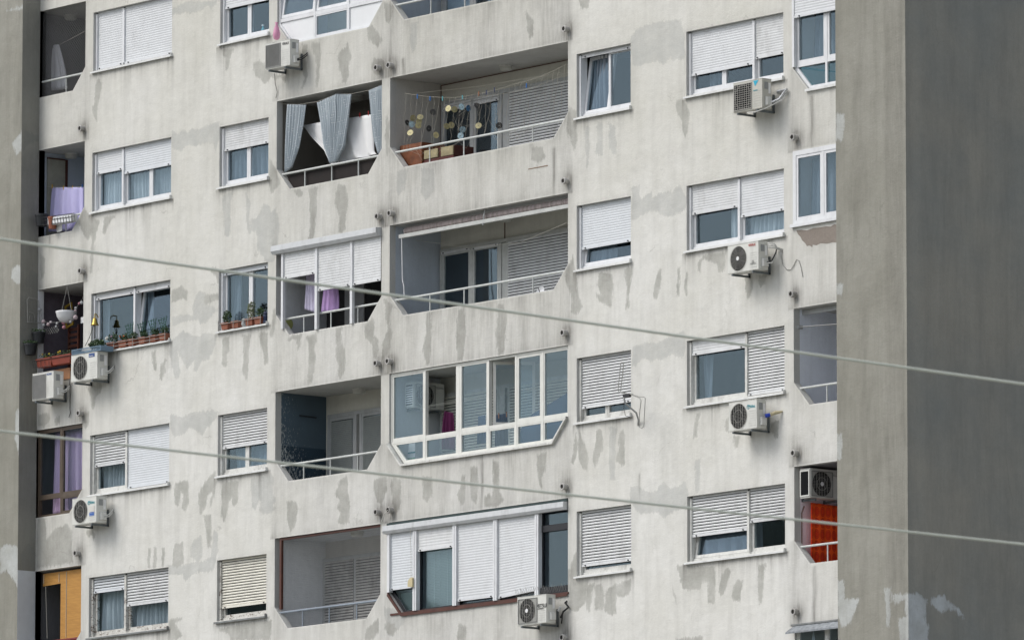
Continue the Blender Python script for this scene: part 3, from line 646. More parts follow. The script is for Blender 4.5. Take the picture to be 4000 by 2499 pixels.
def sash(frame_mb, x0, x1, z0, z1, y, parent_fn, fw=.055, tilt=0.0, g=None):
    T = Matrix.Translation((0, y, z0)) @ Matrix.Rotation(-tilt, 4, 'X') @ Matrix.Translation((0, 0, -z0))
    o = frame_mb.T; frame_mb.T = T; frame_mb.rect_ring(x0, x1, z0, z1, fw, -.03, .03); frame_mb.T = o
    xm, zm = (x0+x1)/2, (z0+z1)/2
    J = Matrix.Translation((xm, 0, zm)) @ Matrix.Rotation(R(random.gauss(0, .3)), 4, 'X') @ Matrix.Rotation(R(random.gauss(0, .5)), 4, 'Z') @ Matrix.Translation((-xm, 0, -zm))
    pm = MB(T @ J); pm.box(x0+fw-.003, x1-fw+.003, -.004, .004, z0+fw-.003, z1-fw+.003); parent_fn.append((pm, g or GLASS))
def window(c, k, cols, fm=WHITE, sm=SILLW, sl_=SLAT, hdr=.03, fw=.055):
    """cols: list of (fraction start, fraction end, shutter drop, slat gap, [sash splits], tilt flags)"""
    x0, x1, _ = WCOL[c]; t, b = TW(k), TW(k)-WH; W = x1-x0; panes = []; mb = MB()
    mb.box(x0, x1, .15, .205, t-hdr, t-.001)                       # head
    mb.box(x0+.004, x0+.055, .052, .205, b+.004, t-hdr-.001); mb.box(x1-.055, x1-.004, .052, .205, b+.004, t-hdr-.001)
    mb.box(x0+.056, x1-.056, .10, .205, b+.003, b+.055)
    for i, cdef in enumerate(cols):
        f0, f1, drop, gap, splits, tilts = cdef
        a = x0+.056 if f0 == 0 else x0+W*f0+.03; e = x1-.056 if f1 == 1 else x0+W*f1-.03
        if f1 < 1: mb.box(x0+W*f1-.029, x0+W*f1+.029, .055, .207, b+.056, t-hdr-.002)
        sp = [0]+splits+[1]
        if drop < WH-.08:
            for j in range(len(sp)-1):
                sa, se = a+(e-a)*sp[j]+.002, a+(e-a)*sp[j+1]-.002
                sash(mb, sa, se, b+.058, t-hdr-.012, .15, panes, fw, tilts[j] if j < len(tilts) else 0)
    fr = mb.build('window', fm, B)
    for pm, g in panes: pm.build('pane', g, fr)
    for i, cdef in enumerate(cols):
        f0, f1, drop, gap = cdef[:4]
        a = x0+.05 if f0 == 0 else x0+W*f0+.026; e = x1-.05 if f1 == 1 else x0+W*f1-.026
        if drop: shutter(fr, a, e, t-.002, t-min(drop, WH-.055), .085, cdef[6] if len(cdef) > 6 else sl_, gap)
    s = MB(); s.add([(x0-.03,-.055,b-.02),(x1+.015,-.055,b-.02),(x1+.015,.10,b+.004),(x0-.03,.10,b+.004),(x0-.03,-.055,b-.052),(x1+.015,-.055,b-.052),(x1+.015,-.002,b-.045),(x0-.03,-.002,b-.045),(x0-.03,-.002,b-.012),(x1+.015,-.002,b-.012)],
            [(0,1,2,3),(4,5,1,0),(4,7,6,5),(0,3,8,7,4),(1,5,6,9,2)])
    s.box(x1+.0155, x1+.024, -.054, .0, b-.05, b+.025)
    s.build('sill', sm, fr)
    return fr
O = .010
window('w1', 0, [(0,.355,1.2,0,[],[]), (.355,1,1.2,0,[],[])])
window('w1', 1, [(0,.36,.40,0,[],[]), (.36,1,.50,0,[.52],[])])
window('w1', 2, [(0,.52,.10,0,[],[]), (.52,1,.10,0,[],[R(7)])], sl_=SLATO, fm=WHITE)
window('w1', 3, [(0,.43,.60,O,[],[]), (.43,1,1.2,0,[],[])], fm=WHITEO, sm=SILLW, sl_=SLATO)
window('w1', 4, [(0,.43,.28,O,[],[]), (.43,1,.62,O,[],[])], fm=WHITEP, sm=SILLD, sl_=SLAT)
window('w2', 0, [(0,1,.47,0,[.5],[])])
window('w2', 1, [(0,1,.45,0,[.5],[])])
window('w2', 2, [(0,1,.07,0,[.56],[])], sm=SILLW)
window('w2', 3, [(0,1,.63,O,[.5],[])], fm=WHITEO, sm=SILLW, sl_=SLATO)
window('w2', 4, [(0,1,.90,O,[],[])], fm=WHITEP, sm=SILLD, sl_=SLATC)
window('w3', 1, [(0,1,.05,0,[.50],[R(8)])])
window('w3', 2, [(0,1,.78,0,[],[R(6)])])
window('w3', 3, [(0,1,.90,O,[.47],[])], fm=WHITEO, sl_=SLATO)
window('w3', 4, [(0,1,.98,O,[],[])], fm=WHITEO, sm=SILLW, sl_=SLATO)
window('w4', 1, [(0,.67,.78,0,[.5],[]), (.67,1,.70,0,[],[])])
window('w4', 2, [(0,.515,.50,0,[],[]), (.515,1,.70,0,[],[])])
window('w4', 3, [(0,.585,.24,0,[],[]), (.585,1,1.2,O,[],[])], fm=WHITEO, sl_=SLATO)
window('w4', 4, [(0,.60,.70,O,[],[R(9)]), (.60,1,.58,O,[],[])], fm=WHITEO, sl_=SLATO)

# ------------------------------------------------------------------ loggias
DP = 1.22                                     # depth to the back wall
def loggia(c, k, wall_m, back_m=None, ceil_m=None, right_m=None, front_x=None):
    x0, x1 = LCOL[c][:2]; t = TB(k); fl = t-2.62; mb = MB(); xa = x0 if c != 'c1' else x0-.17
    e = .0015
    mb.quad((xa,RL,fl),(xa,DP,fl),(xa,DP,t),(xa,RL,t))
    mb.k = 3; mb.quad((x1,RL,fl),(x1,DP,fl),(x1,DP,t),(x1,RL,t))
    mb.k = 1; mb.quad((xa,DP,fl),(x1,DP,fl),(x1,DP,t),(xa,DP,t))
    mb.k = 2; mb.quad((xa,RL,t),(x1,RL,t),(x1,DP,t),(xa,DP,t)); mb.quad((xa,RL,fl),(x1,RL,fl),(x1,DP,fl),(xa,DP,fl))
    zb = min(p[1] for p in lpoly(c, k)); mb.quad((xa,RL,fl),(x1,RL,fl),(x1,RL,zb),(xa,RL,zb))
    if c == 'c1': mb.k = 0; mb.quad((xa,RL,fl),(x0,RL,fl),(x0,RL,t),(xa,RL,t))
    return mb.build('loggia', [wall_m, back_m or wall_m, ceil_m or CEIL, right_m or wall_m], B)
def lwall(name, c, patchc=None, streak=.3):
    return plaster(name, c, sc(c, 1.12), c, c, use_attr=False, streak=streak, grain=.06)
CEIL = lwall('loggia ceiling', (.50, .50, .48)); LW = lwall('loggia wall grey', (.50, .49, .46)); LB = lwall('loggia back beige', (.58, .57, .51))
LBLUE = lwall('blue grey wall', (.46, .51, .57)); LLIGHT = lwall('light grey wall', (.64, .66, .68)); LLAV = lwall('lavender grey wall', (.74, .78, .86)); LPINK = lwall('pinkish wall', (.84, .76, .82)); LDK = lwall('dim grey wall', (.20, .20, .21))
def peeled():
    m, nt, p = newmat('peeling navy wall')
    n_ = noise(nt, 14, 8, .8, (1, 2.2, 1)); g = nt.nodes.new('ShaderNodeNewGeometry'); sp = nd(nt, 'ShaderNodeSeparateXYZ'); nt.links.new(g.outputs['Position'], sp.inputs[0])
    edge = ramp(nt, sp.outputs['Y'], .10, .75, .10, -.03); lowz = ramp(nt, sp.outputs['Z'], TB(3)-1.7, TB(3)-.4, .06, -.05)
    v = mth(nt, 'ADD', mth(nt, 'ADD', n_, edge), lowz); k = ramp(nt, v, .60, .62)
    c = mix(nt, ramp(nt, noise(nt, 1.2, 3), .4, .6), (.035, .075, .115), (.02, .045, .07)); band = ramp(nt, sp.outputs['Z'], TB(3)-1.02, TB(3)-1.0)
    c = mix(nt, band, sc((.022, .052, .082), .8), mix(nt, .5, c, (.11, .15, .18))); c = mix(nt, k, c, (.45, .47, .46))
    nt.links.new(c, p.inputs['Base Color']); p.inputs['Roughness'].default_value = .7; return m
PEEL = peeled()
def rail(lg, c, k, m=RAILW, posts=(), zoff=1.42, r=.022, lx=None):
    x0, x1 = LCOL[c][:2]; z = TB(k)-zoff; a = x0+.10 if LCOL[c][3] else x0+.01; b = x1-.10 if LCOL[c][4] else x1
    zb = TB(k)-CHB; mb = MB(); mb.tube([(a-.02, .07, z), (b+.02, .07, z)], r, 10)
    for p in posts: mb.tube([(p, .07, z-.01), (p, .07, zb-.03)], .013, 8)
    return mb.build('railing', m, lg)
def lamp(lg, r, x, y, k):
    p = atz(r, x, y, TB(k)-.04); mb = MB(); mb.lathe((p.x, p.y, TB(k)-.001), [(.13,0),(.13,-.025)], 20); mb.k = 1; mb.lathe((p.x, p.y, TB(k)-.026), [(.125,0),(.12,-.05),(.09,-.075),(.03,-.082)], 20)
    mb.build('ceiling_lamp', [WHITEO, LAMP], lg, smooth=False)
def back_unit(lg, c, k, xs, zt, zb, spec, fm=GREYF, sm=SLATG, Y=DP):
    """doors and windows on a loggia's back wall: xs = bay borders, spec = per bay (shutter bottom z or None, gap, glass?)"""
    mb = MB(); panes = []; mb.box(xs[0]-.05, xs[-1]+.05, Y-.06, Y-.002, zt-.05, zt+.02)
    for x in xs: mb.box(x-.03, x+.03, Y-.07, Y-.003, zb, zt-.051)
    for i, s in enumerate(spec):
        a, e = xs[i]+.031, xs[i+1]-.031
        if s[2]: sash(mb, a, e, zb+.01, zt-.055, Y-.035, panes, .06, g=GLASS)
    o = mb.build('balcony_window', fm, lg)
    for i, s in enumerate(spec):
        a, e = xs[i]+.032, xs[i+1]-.032
        if s[2]:
            MB().box(a+.05, e-.05, Y-.022, Y-.012, zb+.05, zt-.1).build('dark_backing', s[3] if len(s) > 3 else DARK, lg)
        if s[0] is not None: shutter(lg, a, e, zt-.052, s[0], Y-.075, sm, s[1])
    for pm, g in panes: pm.build('pane', g, lg)
def px_posts(r, pts, Y=.07): return [ax(r, x, y, Y) for x, y in pts]

# --- C5, upper loggia with only its lower edge in view
lg = loggia('c5', 0, LBLUE, LB); rail(lg, 'c5', 0, posts=px_posts('G', [(347,40),(597,10),(850,0),(1100,0)]))
z = TB(0); back_unit(lg, 'c5', 0, [ax('G',455,30,DP), ax('G',675,10,DP), -.3, 1.5], z-.62, z-2.6, [(None,0,1,LBLUE), (None,0,1), (z-2.5,O,0)])
# --- C5 loggia hung with discs
lg = loggia('c5', 1, LW, LB); L51 = lg; rail(lg, 'c5', 1, posts=px_posts('G', [(338,1130),(590,1080),(842,1030),(1098,980)])); lamp(lg, 'G', 900, 500, 1)
Y = DP; xs = [ax('G',450,900,Y), ax('G',675,900,Y), ax('G',882,900,Y), ax('G',940,900,Y), 1.6]; zt = az('G',450,760,Y)
back_unit(lg, 'c5', 1, xs, zt, TB(1)-2.6, [(az('G',455,820,Y),O,1), (az('G',700,775,Y)+.02,O,1), (None,0,0), (TB(1)-2.5,O,0)], sm=SLATO)
MB().box(xs[2]+.03, xs[3]-.03, Y-.05, Y-.003, TB(1)-2.6, zt-.06).build('door_post', GREYF, lg)
mb = MB(); mb.box(-3.66, 1.62, Y-.01, Y-.002, TB(1)-.03, TB(1)-.012); mb.box(-3.668, -3.655, Y-.012, Y-.002, TB(1)-2, TB(1)-.03); mb.build('rusty_joint', BROWN, lg)
# --- C5 loggia with the rolled awning
lg = loggia('c5', 2, LBLUE, LB); L52 = lg; rail(lg, 'c5', 2, posts=px_posts('H', [(340,920),(592,880),(843,830),(1100,780)])); lamp(lg, 'H', 900, 292, 2)
xs = [ax('H',440,700,Y), ax('H',665,700,Y), ax('H',878,700,Y), ax('H',930,700,Y), 1.6]; zt = az('H',440,530,Y)
back_unit(lg, 'c5', 2, xs, zt, TB(2)-2.6, [(az('H',450,560,Y)+.03,O,1), (az('H',680,525,Y)+.03,O,1), (None,0,0), (TB(2)-2.5,O,0)], fm=mat('pale grey frame', (.48, .49, .47), .5), sm=SLATO)
MB().box(xs[2]+.03, xs[3]-.03, Y-.05, Y-.003, TB(2)-2.6, zt-.06).build('door_post', MATS['pale grey frame'], lg)
xj = ax('H',893,380,Y); MB().box(xj-.012, xj+.012, Y-.008, Y-.002, zt+.03, TB(2)-.01).build('rusty_joint', BROWN, lg)
# --- C4 loggias
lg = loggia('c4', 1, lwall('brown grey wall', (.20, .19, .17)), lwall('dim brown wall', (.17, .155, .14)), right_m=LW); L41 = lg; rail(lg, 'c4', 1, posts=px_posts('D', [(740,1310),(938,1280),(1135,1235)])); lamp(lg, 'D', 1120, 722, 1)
z = TB(1); x0 = -7.2
mb = MB(); mb.box(-6.98, -4.2, .115, .138, z-1.78, z-1.46); mb.build('railing_panel', mat('stained brown board', (.010, .006, .005), .8, var=.5, scale=4), lg)
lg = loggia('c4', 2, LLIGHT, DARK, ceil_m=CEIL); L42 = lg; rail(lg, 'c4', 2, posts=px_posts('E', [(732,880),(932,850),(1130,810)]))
mb = MB(); xb = ax('E',1160,700,Y); mb.box(xb-.5, xb+.1, Y-.03, Y-.003, TB(2)-2.6, TB(2)-.6); mb.build('balcony_window', GREYF, lg)
lg = loggia('c4', 3, PEEL, LB, right_m=LW); rail(lg, 'c4', 3, posts=px_posts('F', [(650,395),(825,365),(1003,335)])); lamp(lg, 'E', 1140, 1372, 3)
xs = [ax('F',830,200,Y), ax('F',1008,200,Y), ax('F',1040,200,Y), -3.95]; zt = az('F',830,42,Y)
back_unit(lg, 'c4', 3, xs, zt, TB(3)-2.6, [(None,0,1,SLATG), (None,0,0), (None,0,1,SLATG)], fm=GREYF)
mbx = MB(); 
for a, e in ((xs[0]+.09, xs[1]-.09), (xs[2]+.09, xs[3]-.09)):
    zz = zt-.14
    while zz > TB(3)-1.9: mbx.add([(a,Y-.09,zz),(e,Y-.09,zz),(e,Y-.074,zz-.028),(a,Y-.074,zz-.028)], [(0,1,2,3)]); zz -= .036
mbx.build('blind', mat('grey blind', (.30, .32, .31), .6, var=.08), lg)
mb = MB(); p = atx('F',580,35,-7.2); mb.tube([(-7.16, .55, p.z), (-7.16, .95, p.z-.01)], .012); mb.build('clothes_bracket', BLACKF, lg)
lg = loggia('c4', 4, LLIGHT, LW, right_m=LLIGHT, ceil_m=LLIGHT); L44 = lg; rail(lg, 'c4', 4, m=RAILB, posts=px_posts('F', [(643,1360),(818,1330),(998,1300)])); lamp(lg, 'F', 1000, 812, 4)
xs = [ax('F',800,1100,Y), ax('F',1003,1100,Y), -3.93]; zt = az('F',800,985,Y)
back_unit(lg, 'c4', 4, xs, zt, TB(4)-2.6, [(TB(4)-2.5,O,0), (TB(4)-2.5,O,0)], fm=GREYF, sm=SLATG)
mb = MB(); t = TB(4); mb.box(-7.085, -7.03, .03, .08, t-CH0-.05, t-.05); mb.box(-7.085, -3.925, .03, .08, t-.049, t-.002); mb.build('net_frame', BROWN, lg)
def net(lg, poly_x0, poly_x1, z0, z1, y, m, step=.035, r=.0016, diag=False):
    mb = MB()
    if not diag:
        x = poly_x0
        while x < poly_x1: mb.box(x-r, x+r, y-r, y+r, z0, z1); x += step
        z = z0
        while z < z1: mb.box(poly_x0, poly_x1, y+r*1.1, y+r*3, z-r, z+r); z += step
    else:
        n = int((poly_x1-poly_x0+z1-z0)/step)
        for i in range(n):
            for s in (1, -1):
                c0 = i*step; a0, b0 = (poly_x0+c0, z0), (poly_x0+c0-(z1-z0), z1)
                pts = []
                for tt in (0, 1):
                    pass
                # clip the diagonal to the rectangle
                t0 = max(0, (a0[0]-poly_x1)/(z1-z0)); t1 = min(1, (a0[0]-poly_x0)/(z1-z0))
                if t1 <= t0: continue
                p = [(a0[0]-(z1-z0)*q, z0+(z1-z0)*q) for q in (t0, t1)]
                if s < 0: p = [(poly_x0+poly_x1-q[0], q[1]) for q in p]
                mb.tube([(p[0][0], y, p[0][1]), (p[1][0], y, p[1][1])], r, 4, cap=False)
    return mb.build('bird_net', m, lg)
NETM = mat('pale net', (.35, .36, .37), .8)
net(lg, -7.03, -3.93, TB(4)-CHB+.01, TB(4)-.05, .10, NETM, r=.0008)
# --- C1 loggias at the far left
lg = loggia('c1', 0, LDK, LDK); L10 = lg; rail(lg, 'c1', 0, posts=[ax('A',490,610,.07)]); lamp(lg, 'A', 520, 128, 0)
net(lg, -15.02, -13.49, TB(0)-CHB+.01, TB(0)-.01, .06, mat('grey net', (.20, .20, .20), .8), step=.07, r=.0022, diag=True)
lg = loggia('c1', 1, LBLUE, LBLUE); L11 = lg; rail(lg, 'c1', 1, posts=[ax('B',487,150,.07)]); lamp(lg, 'A', 525, 1150, 1)
pa = atx('A',345,1300,-15.2); pb = atx('A',475,1300,-15.2)
mb = MB(); mb.box(-15.199, -15.17, pa.y, pb.y, TB(1)-2.6, TB(1)-.12); mb.k = 1; mb.box(-15.199, -15.15, pb.y, pb.y+.05, TB(1)-2.6, TB(1)-.1); mb.box(-15.199, -15.165, pa.y, pb.y, TB(1)-.119, TB(1)-.09); mb.build('screen_panel', [mat('beige board', (.34, .33, .28), .8), BROWN], lg)
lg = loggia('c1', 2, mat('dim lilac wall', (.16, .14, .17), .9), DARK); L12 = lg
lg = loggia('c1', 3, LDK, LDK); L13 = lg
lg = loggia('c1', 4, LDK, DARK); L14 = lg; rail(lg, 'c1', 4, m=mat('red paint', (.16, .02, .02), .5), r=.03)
# --- C8 loggias beside the near tower
lg = loggia('c8', 1, LLIGHT, LB); L81 = lg
lg = loggia('c8', 2, LLIGHT, LB); L82 = lg
lg = loggia('c8', 3, LLAV, LDK, ceil_m=LW); L83 = lg; rail(lg, 'c8', 3, posts=[ax('M',1948,450,.07)])
MB().box(7.93, 9.9, .2, .26, TB(3)-.10, TB(3)-.002).build('ceiling_rail', GREYF, lg)
p = atx('L',1745,1092,7.93); mb = MB(); mb.box(7.93, 7.96, p.y-.05, p.y+.05, p.z-.03, p.z+.03)
for dy in (-.03, 0, .03): mb.tube([(7.95, p.y+dy, p.z), (9.0, p.y+dy+.1, p.z-.04), (9.85, p.y+dy, p.z)], .006, 5)
mb.build('clothes_bracket', GREYF, lg)
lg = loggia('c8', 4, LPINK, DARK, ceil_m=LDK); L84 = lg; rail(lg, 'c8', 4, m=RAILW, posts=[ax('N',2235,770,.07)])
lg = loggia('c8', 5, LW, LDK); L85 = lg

# ------------------------------------------------------------------ glazed loggias
def glazing(c, k, xs, zs, kinds, fm, y=.04, fw=.045, parent=None, panel=None, g=GLASS, outer=.04):
    """xs, zs = grid borders, kinds[row][col]: g glass, p panel, o open"""
    pl = inset(lpoly(c, k), .004); fr = MB(); fr.ring(pl, outer, y, y+.08); inner = inset(pl, outer); ps = []
    X = [inner[0][0]-1]+list(xs)+[inner[0][0]+20]; Zs = [-99]+list(zs)+[99]
    for x in xs:
        q = cell(inner, x-.028, x+.028, -99, 99)
        if q: fr.prism(q, y+.003, y+.077)
    for zz in zs:
        for i in range(len(X)-1):
            q = cell(inner, X[i]+.028, X[i+1]-.028, zz-.035, zz+.035)
            if q: fr.prism(q, y+.006, y+.074)
    for r_ in range(len(Zs)-1):
        for i in range(len(X)-1):
            kd = kinds[r_][i]
            q = cell(inner, X[i]+.028, X[i+1]-.028, Zs[r_]+.035, Zs[r_+1]-.035)
            if not q or kd == 'o': continue
            if kd in 'gs': fr.ring(q, .03 if kd == 'g' else .05, y+.01, y+.06)
            qq = inset(q, .028 if kd == 'g' else .048) if kd in 'gs' else q
            pm = MB(); pm.prism(qq, y+.03, y+.038); ps.append((pm, g if kd in 'gs' else (panel or fm), 'pane' if kd in 'gs' else 'infill_panel'))
    f = fr.build('loggia_glazing', fm, B)
    for pm, m_, nm in ps: pm.build(nm, m_, f)
    return f
# C5 glazed, open casement
lg = loggia('c5', 3, LLIGHT, LB); L53 = lg; T3 = TB(3)
mx = [ax('I', x, y, .04) for x, y in ((298,600),(548,560),(767,520),(972,480),(1168,440))]
zt_ = az('I', 180, 770, .04)
f53 = glazing('c5', 3, mx, [T3-1.29], ['gggggg', 'gogosg'], CREAM, g=GLASS)
mb = MB(); q = mx[1]; mb.box(q-.075, q+.09, .045, .115, T3-CHB+.045, T3-.045); mb.build('mullion', CREAM, f53)
a = mx[2]+.05; Th = Matrix.Translation((a, .12, 0)) @ Matrix.Rotation(R(52), 4, 'Z'); mb = MB(Th); mb.rect_ring(0, .78, T3-1.24, T3-.06, .055, 0, .05); cs = mb.build('casement', CREAM, f53)
MB(Th).box(.052, .728, .02, .028, T3-1.19, T3-.11).build('casement_pane', GLASS, f53)
xs = [ax('I',440,600,Y), ax('I',860,600,Y), ax('I',905,600,Y), ax('I',940,600,Y), 1.6]
back_unit(lg, 'c5', 3, xs, az('I',440,462,Y), T3-2.6, [(T3-2.5,O,0), (None,0,1), (None,0,0), (T3-2.5,O,0)], fm=WHITEO, sm=SLATC)
lp = lpoly('c5', 3); mb = MB(); mb.add([(lp[0][0]-.0,-.06,lp[0][1]-.0),(lp[1][0],-.06,lp[1][1]),(lp[2][0],-.06,lp[2][1]),(lp[3][0],-.06,lp[3][1])]+[(p[0],.035,p[1]) for p in lp[:4]]
    +[(lp[0][0]-.01,-.06,lp[0][1]-.045),(lp[1][0]-.015,-.06,lp[1][1]-.04),(lp[2][0]+.015,-.06,lp[2][1]-.04),(lp[3][0]+.01,-.06,lp[3][1]-.03)]+[(lp[0][0]-.01,.0,lp[0][1]-.045),(lp[1][0]-.015,.0,lp[1][1]-.04),(lp[2][0]+.015,.0,lp[2][1]-.04),(lp[3][0]+.01,.0,lp[3][1]-.03)],
    [(0,1,5,4),(1,2,6,5),(2,3,7,6),(8,9,1,0),(9,10,2,1),(10,11,3,2),(12,13,9,8),(13,14,10,9),(14,15,11,10)]); mb.build('sill', WHITEO, f53)
# C5 shuttered, dark frames below
lg = loggia('c5', 4, LW, LDK); T4 = TB(4)
bx = [ax('J',272,900,.0), ax('J',608,850,.0), ax('J',951,800,.0), ax('J',1303,760,.0)]
f54 = glazing('c5', 4, [bx[0], bx[1], bx[2], bx[3]], [], ['ggggg'], BLACKF, y=.05, outer=.03, g=GLASS)
mb = MB(); lp = lpoly('c5', 4)
mb.add([(lp[0][0],-.03,lp[0][1]),(lp[1][0],-.03,lp[1][1]),(lp[2][0]+.0,-.03,lp[2][1])]+[(p[0],.05,p[1]) for p in lp[:3]]+[(lp[0][0]-.02,-.03,lp[0][1]-.06),(lp[1][0]-.02,-.03,lp[1][1]-.045),(lp[2][0]+.02,-.03,lp[2][1]-.045)], [(0,1,4,3),(1,2,5,4),(6,7,1,0),(7,8,2,1)])
mb.box(-3.6, 1.66, -.02, .049, T4-CHB-.01, T4-CHB+.028); mb.build('brown_surround', BROWN, f54)
zb_ = T4-.215
HDR = mat('dusty white box', (.56, .575, .585), .45, var=.08, dirt=.22)
for i, (a, e) in enumerate(((-3.74,-2.83),(-2.826,-1.2),(-1.196,.43),(.434,1.615))): header(a, e, T4-.06, T4-.165, zb_, .10, HDR, f54)
MB().box(-3.70, 1.63, -.03, -.0005, T4-.055, T4-.015).build('flashing', mat('dark flashing', (.03,.05,.05), .7), f54)
for x in bx:
    mb = MB(); mb.box(x-.055, x+.055, -.045, .045, T4-CHB+.03, zb_-.001); mb.box(x-.006, x+.006, -.052, -.045, T4-CHB+.03, zb_-.001); mb.build('shutter_guide', WHITE, f54)
mb = MB(); mb.box(-3.665, -3.60, -.045, .045, T4-CH0+.0, zb_-.001); mb.build('shutter_guide', WHITE, f54)
shutter(f54, -3.60, bx[0]-.055, zb_, az('J',75,1075,-.02), .0, SLAT, pitch=.05)
shutter(f54, bx[0]+.055, bx[1]-.055, zb_, az('J',290,750,-.02), .0, SLATO, pitch=.05)
shutter(f54, bx[1]+.055, bx[2]-.055, zb_, az('J',628,1170,-.02), .0, SLAT, pitch=.05)
shutter(f54, bx[2]+.055, bx[3]-.055, zb_, az('J',972,1145,-.02), .0, SLAT, pitch=.05, skew=.06)
mb = MB(); zz = zb_-.1
while zz > T4-1.7: mb.add([(bx[0]+.09,.16,zz),(bx[1]-.09,.16,zz),(bx[1]-.09,.175,zz-.024),(bx[0]+.09,.175,zz-.024)], [(0,1,2,3)]); zz -= .030
for xx in (bx[0]+.35, bx[1]-.45): mb.box(xx-.004, xx+.004, .155, .158, T4-1.7, zb_-.1)
mb.build('venetian_blind', mat('pale green blind', (.44, .52, .49), .5, var=.06), f54)
mb = MB(); zz = T4-1.33
while zz > T4-1.7: mb.add([(-3.5,.16,zz),(bx[0]-.09,.16,zz),(bx[0]-.09,.175,zz-.024),(-3.5,.175,zz-.024)], [(0,1,2,3)]); zz -= .030
mb.build('venetian_blind', MATS['pale green blind'], f54)
mb = MB(); mb.box(bx[3]+.06, 1.62, .03, .13, T4-.56, T4-.44); mb.build('transom', BLACKF, f54)
mb = MB(); mb.box(bx[3]+.06, 1.62, .0, .13, T4-CHB+.03, T4-CHB+.16); mb.build('bottom_rail', BLACKF, f54)
mb = MB()
for i in range(34):
    x = bx[2]+.62+i*.043; 
    if x > 1.6: break
    zq = T4-CHB+.05; mb.tube([(x,-.02,zq),(x+random.uniform(-.03,.03),-.07,zq+.12+random.uniform(0,.03))], .0025, 4)
mb.build('bird_spikes', WIREM, f54)
# C4 with three half lowered shutters
T2 = TB(2); hb = T2-.15; gx = [ax('E',575,700,-.02), ax('E',825,650,-.02), ax('E',1085,600,-.02), -3.93]
f42 = header(-7.20, -3.93, T2-.003, T2-.115, T2-.17, .13, mat('dusty white box', (.56, .575, .585), .45, var=.08, dirt=.22), B, y1=.03)
mb = MB(); mb.box(gx[0]-.03, gx[0]+.03, -.04, .02, T2-CHB+.12, hb-.021); mb.build('shutter_guide', WHITE, f42)
for x in gx[1:3]: mb = MB(); mb.box(x-.035, x+.035, -.04, .02, T2-CHB+.002, hb-.021); mb.build('shutter_guide', WHITE, f42)
for i, (r, x, y) in enumerate((('E',583,538), ('E',835,626), ('E',1097,583))):
    shutter(f42, gx[i]+.032, gx[i+1]-.036 if i < 2 else -3.925, hb-.021, az(r, x, y, -.01), -.01, SLATO, pitch=.052)
# C4 top, white panels and tilted sashes
T0 = TB(0); lg = loggia('c4', 0, LLIGHT, LB)
mx = [ax('D',808,120,.04), ax('D',1058,100,.04)]
f40 = glazing('c4', 0, mx, [T0-1.24], ['pgp', 'ooo'], WHITE, panel=mat('white panel', (.72,.73,.74), .4, var=.03))
mb = MB(); ps = []; 
for a, e, tl in ((-7.15, mx[0]-.03, R(7)), (mx[0]+.03, mx[1]-.03, R(7)), (mx[1]+.03, -3.97, 0)): sash(mb, a, e, T0-1.20, T0-.05, .09, ps, .06, tl)
s_ = mb.build('tilted_sash', WHITE, f40)
for pm, g_ in ps: pm.build('tilted_pane', g_, f40)
# C1 bronze glazing with lilac curtains behind
mxx = ax('C',402,300,.04); f13 = glazing('c1', 3, [mxx], [TB(3)-1.36], ['og', 'gg'], BRONZE, g=GLASS)
q = [(FX+.02, TB(3)-CHB+.03), (mxx+.5, TB(3)-CHB+.03), (mxx+.5, TB(3)-1.40), (FX+.02, TB(3)-1.40)]
# C8 white glazing with a short roller shutter
xk = [ax('K',1940,300,.04)]
f81 = glazing('c8', 1, xk, [TB(1)-1.27], ['oo', 'ss'], WHITE, g=GLASS, fw=.06, outer=.06)
MB().prism(inset(cell(lpoly('c8', 1), 7.9, 9.9, TB(1)-1.8, TB(1)-1.31), .06), .07, .08).build('pane', GLASSG, f81)
shutter(f81, 7.99, 9.8, TB(1)-.005, az('K',1730,120,.0), -.005, SLAT); MB().box(7.935, 7.99, -.02, .038, TB(1)-1.30, TB(1)-.01).build('shutter_guide', WHITE, f81)
mb = MB(); lp = lpoly('c8', 1); mb.box(lp[1][0]-.04, 9.9, -.05, .039, lp[1][1]-.045, lp[1][1]); mb.build('sill', SILLW, f81)
f82 = glazing('c8', 2, [ax('K',1932,1300,.04)], [], ['ss'], WHITE, g=GLASS, outer=.085, y=-.012)
mb = MB(); mb.box(7.90, 9.9, -.06, -.0125, TB(2)-1.365, TB(2)-1.31); mb.build('sill', WHITE, f82)
PEELP = plaster('bare render', (.25, .215, .185), (.29, .255, .225), (.3,.3,.3), (.3,.3,.3), use_attr=False, streak=.2, grain=.15)
mb = MB(); poly = [(1722,378),(1760,374),(1800,378),(1850,360),(1900,356),(1940,348),(1975,350),(2000,333),(2060,338),(2060,470),(1990,466),(1950,476),(1900,474),(1870,488),(1842,484),(1840,503),(1820,490),(1800,494),(1785,470),(1765,452),(1752,425),(1735,408)]
pp = [at('L', x, y) for x, y in poly]; mb.prism([(p.x, p.z) for p in pp], -.003, -.001); mb.build('bare_render_patch', PEELP, B)
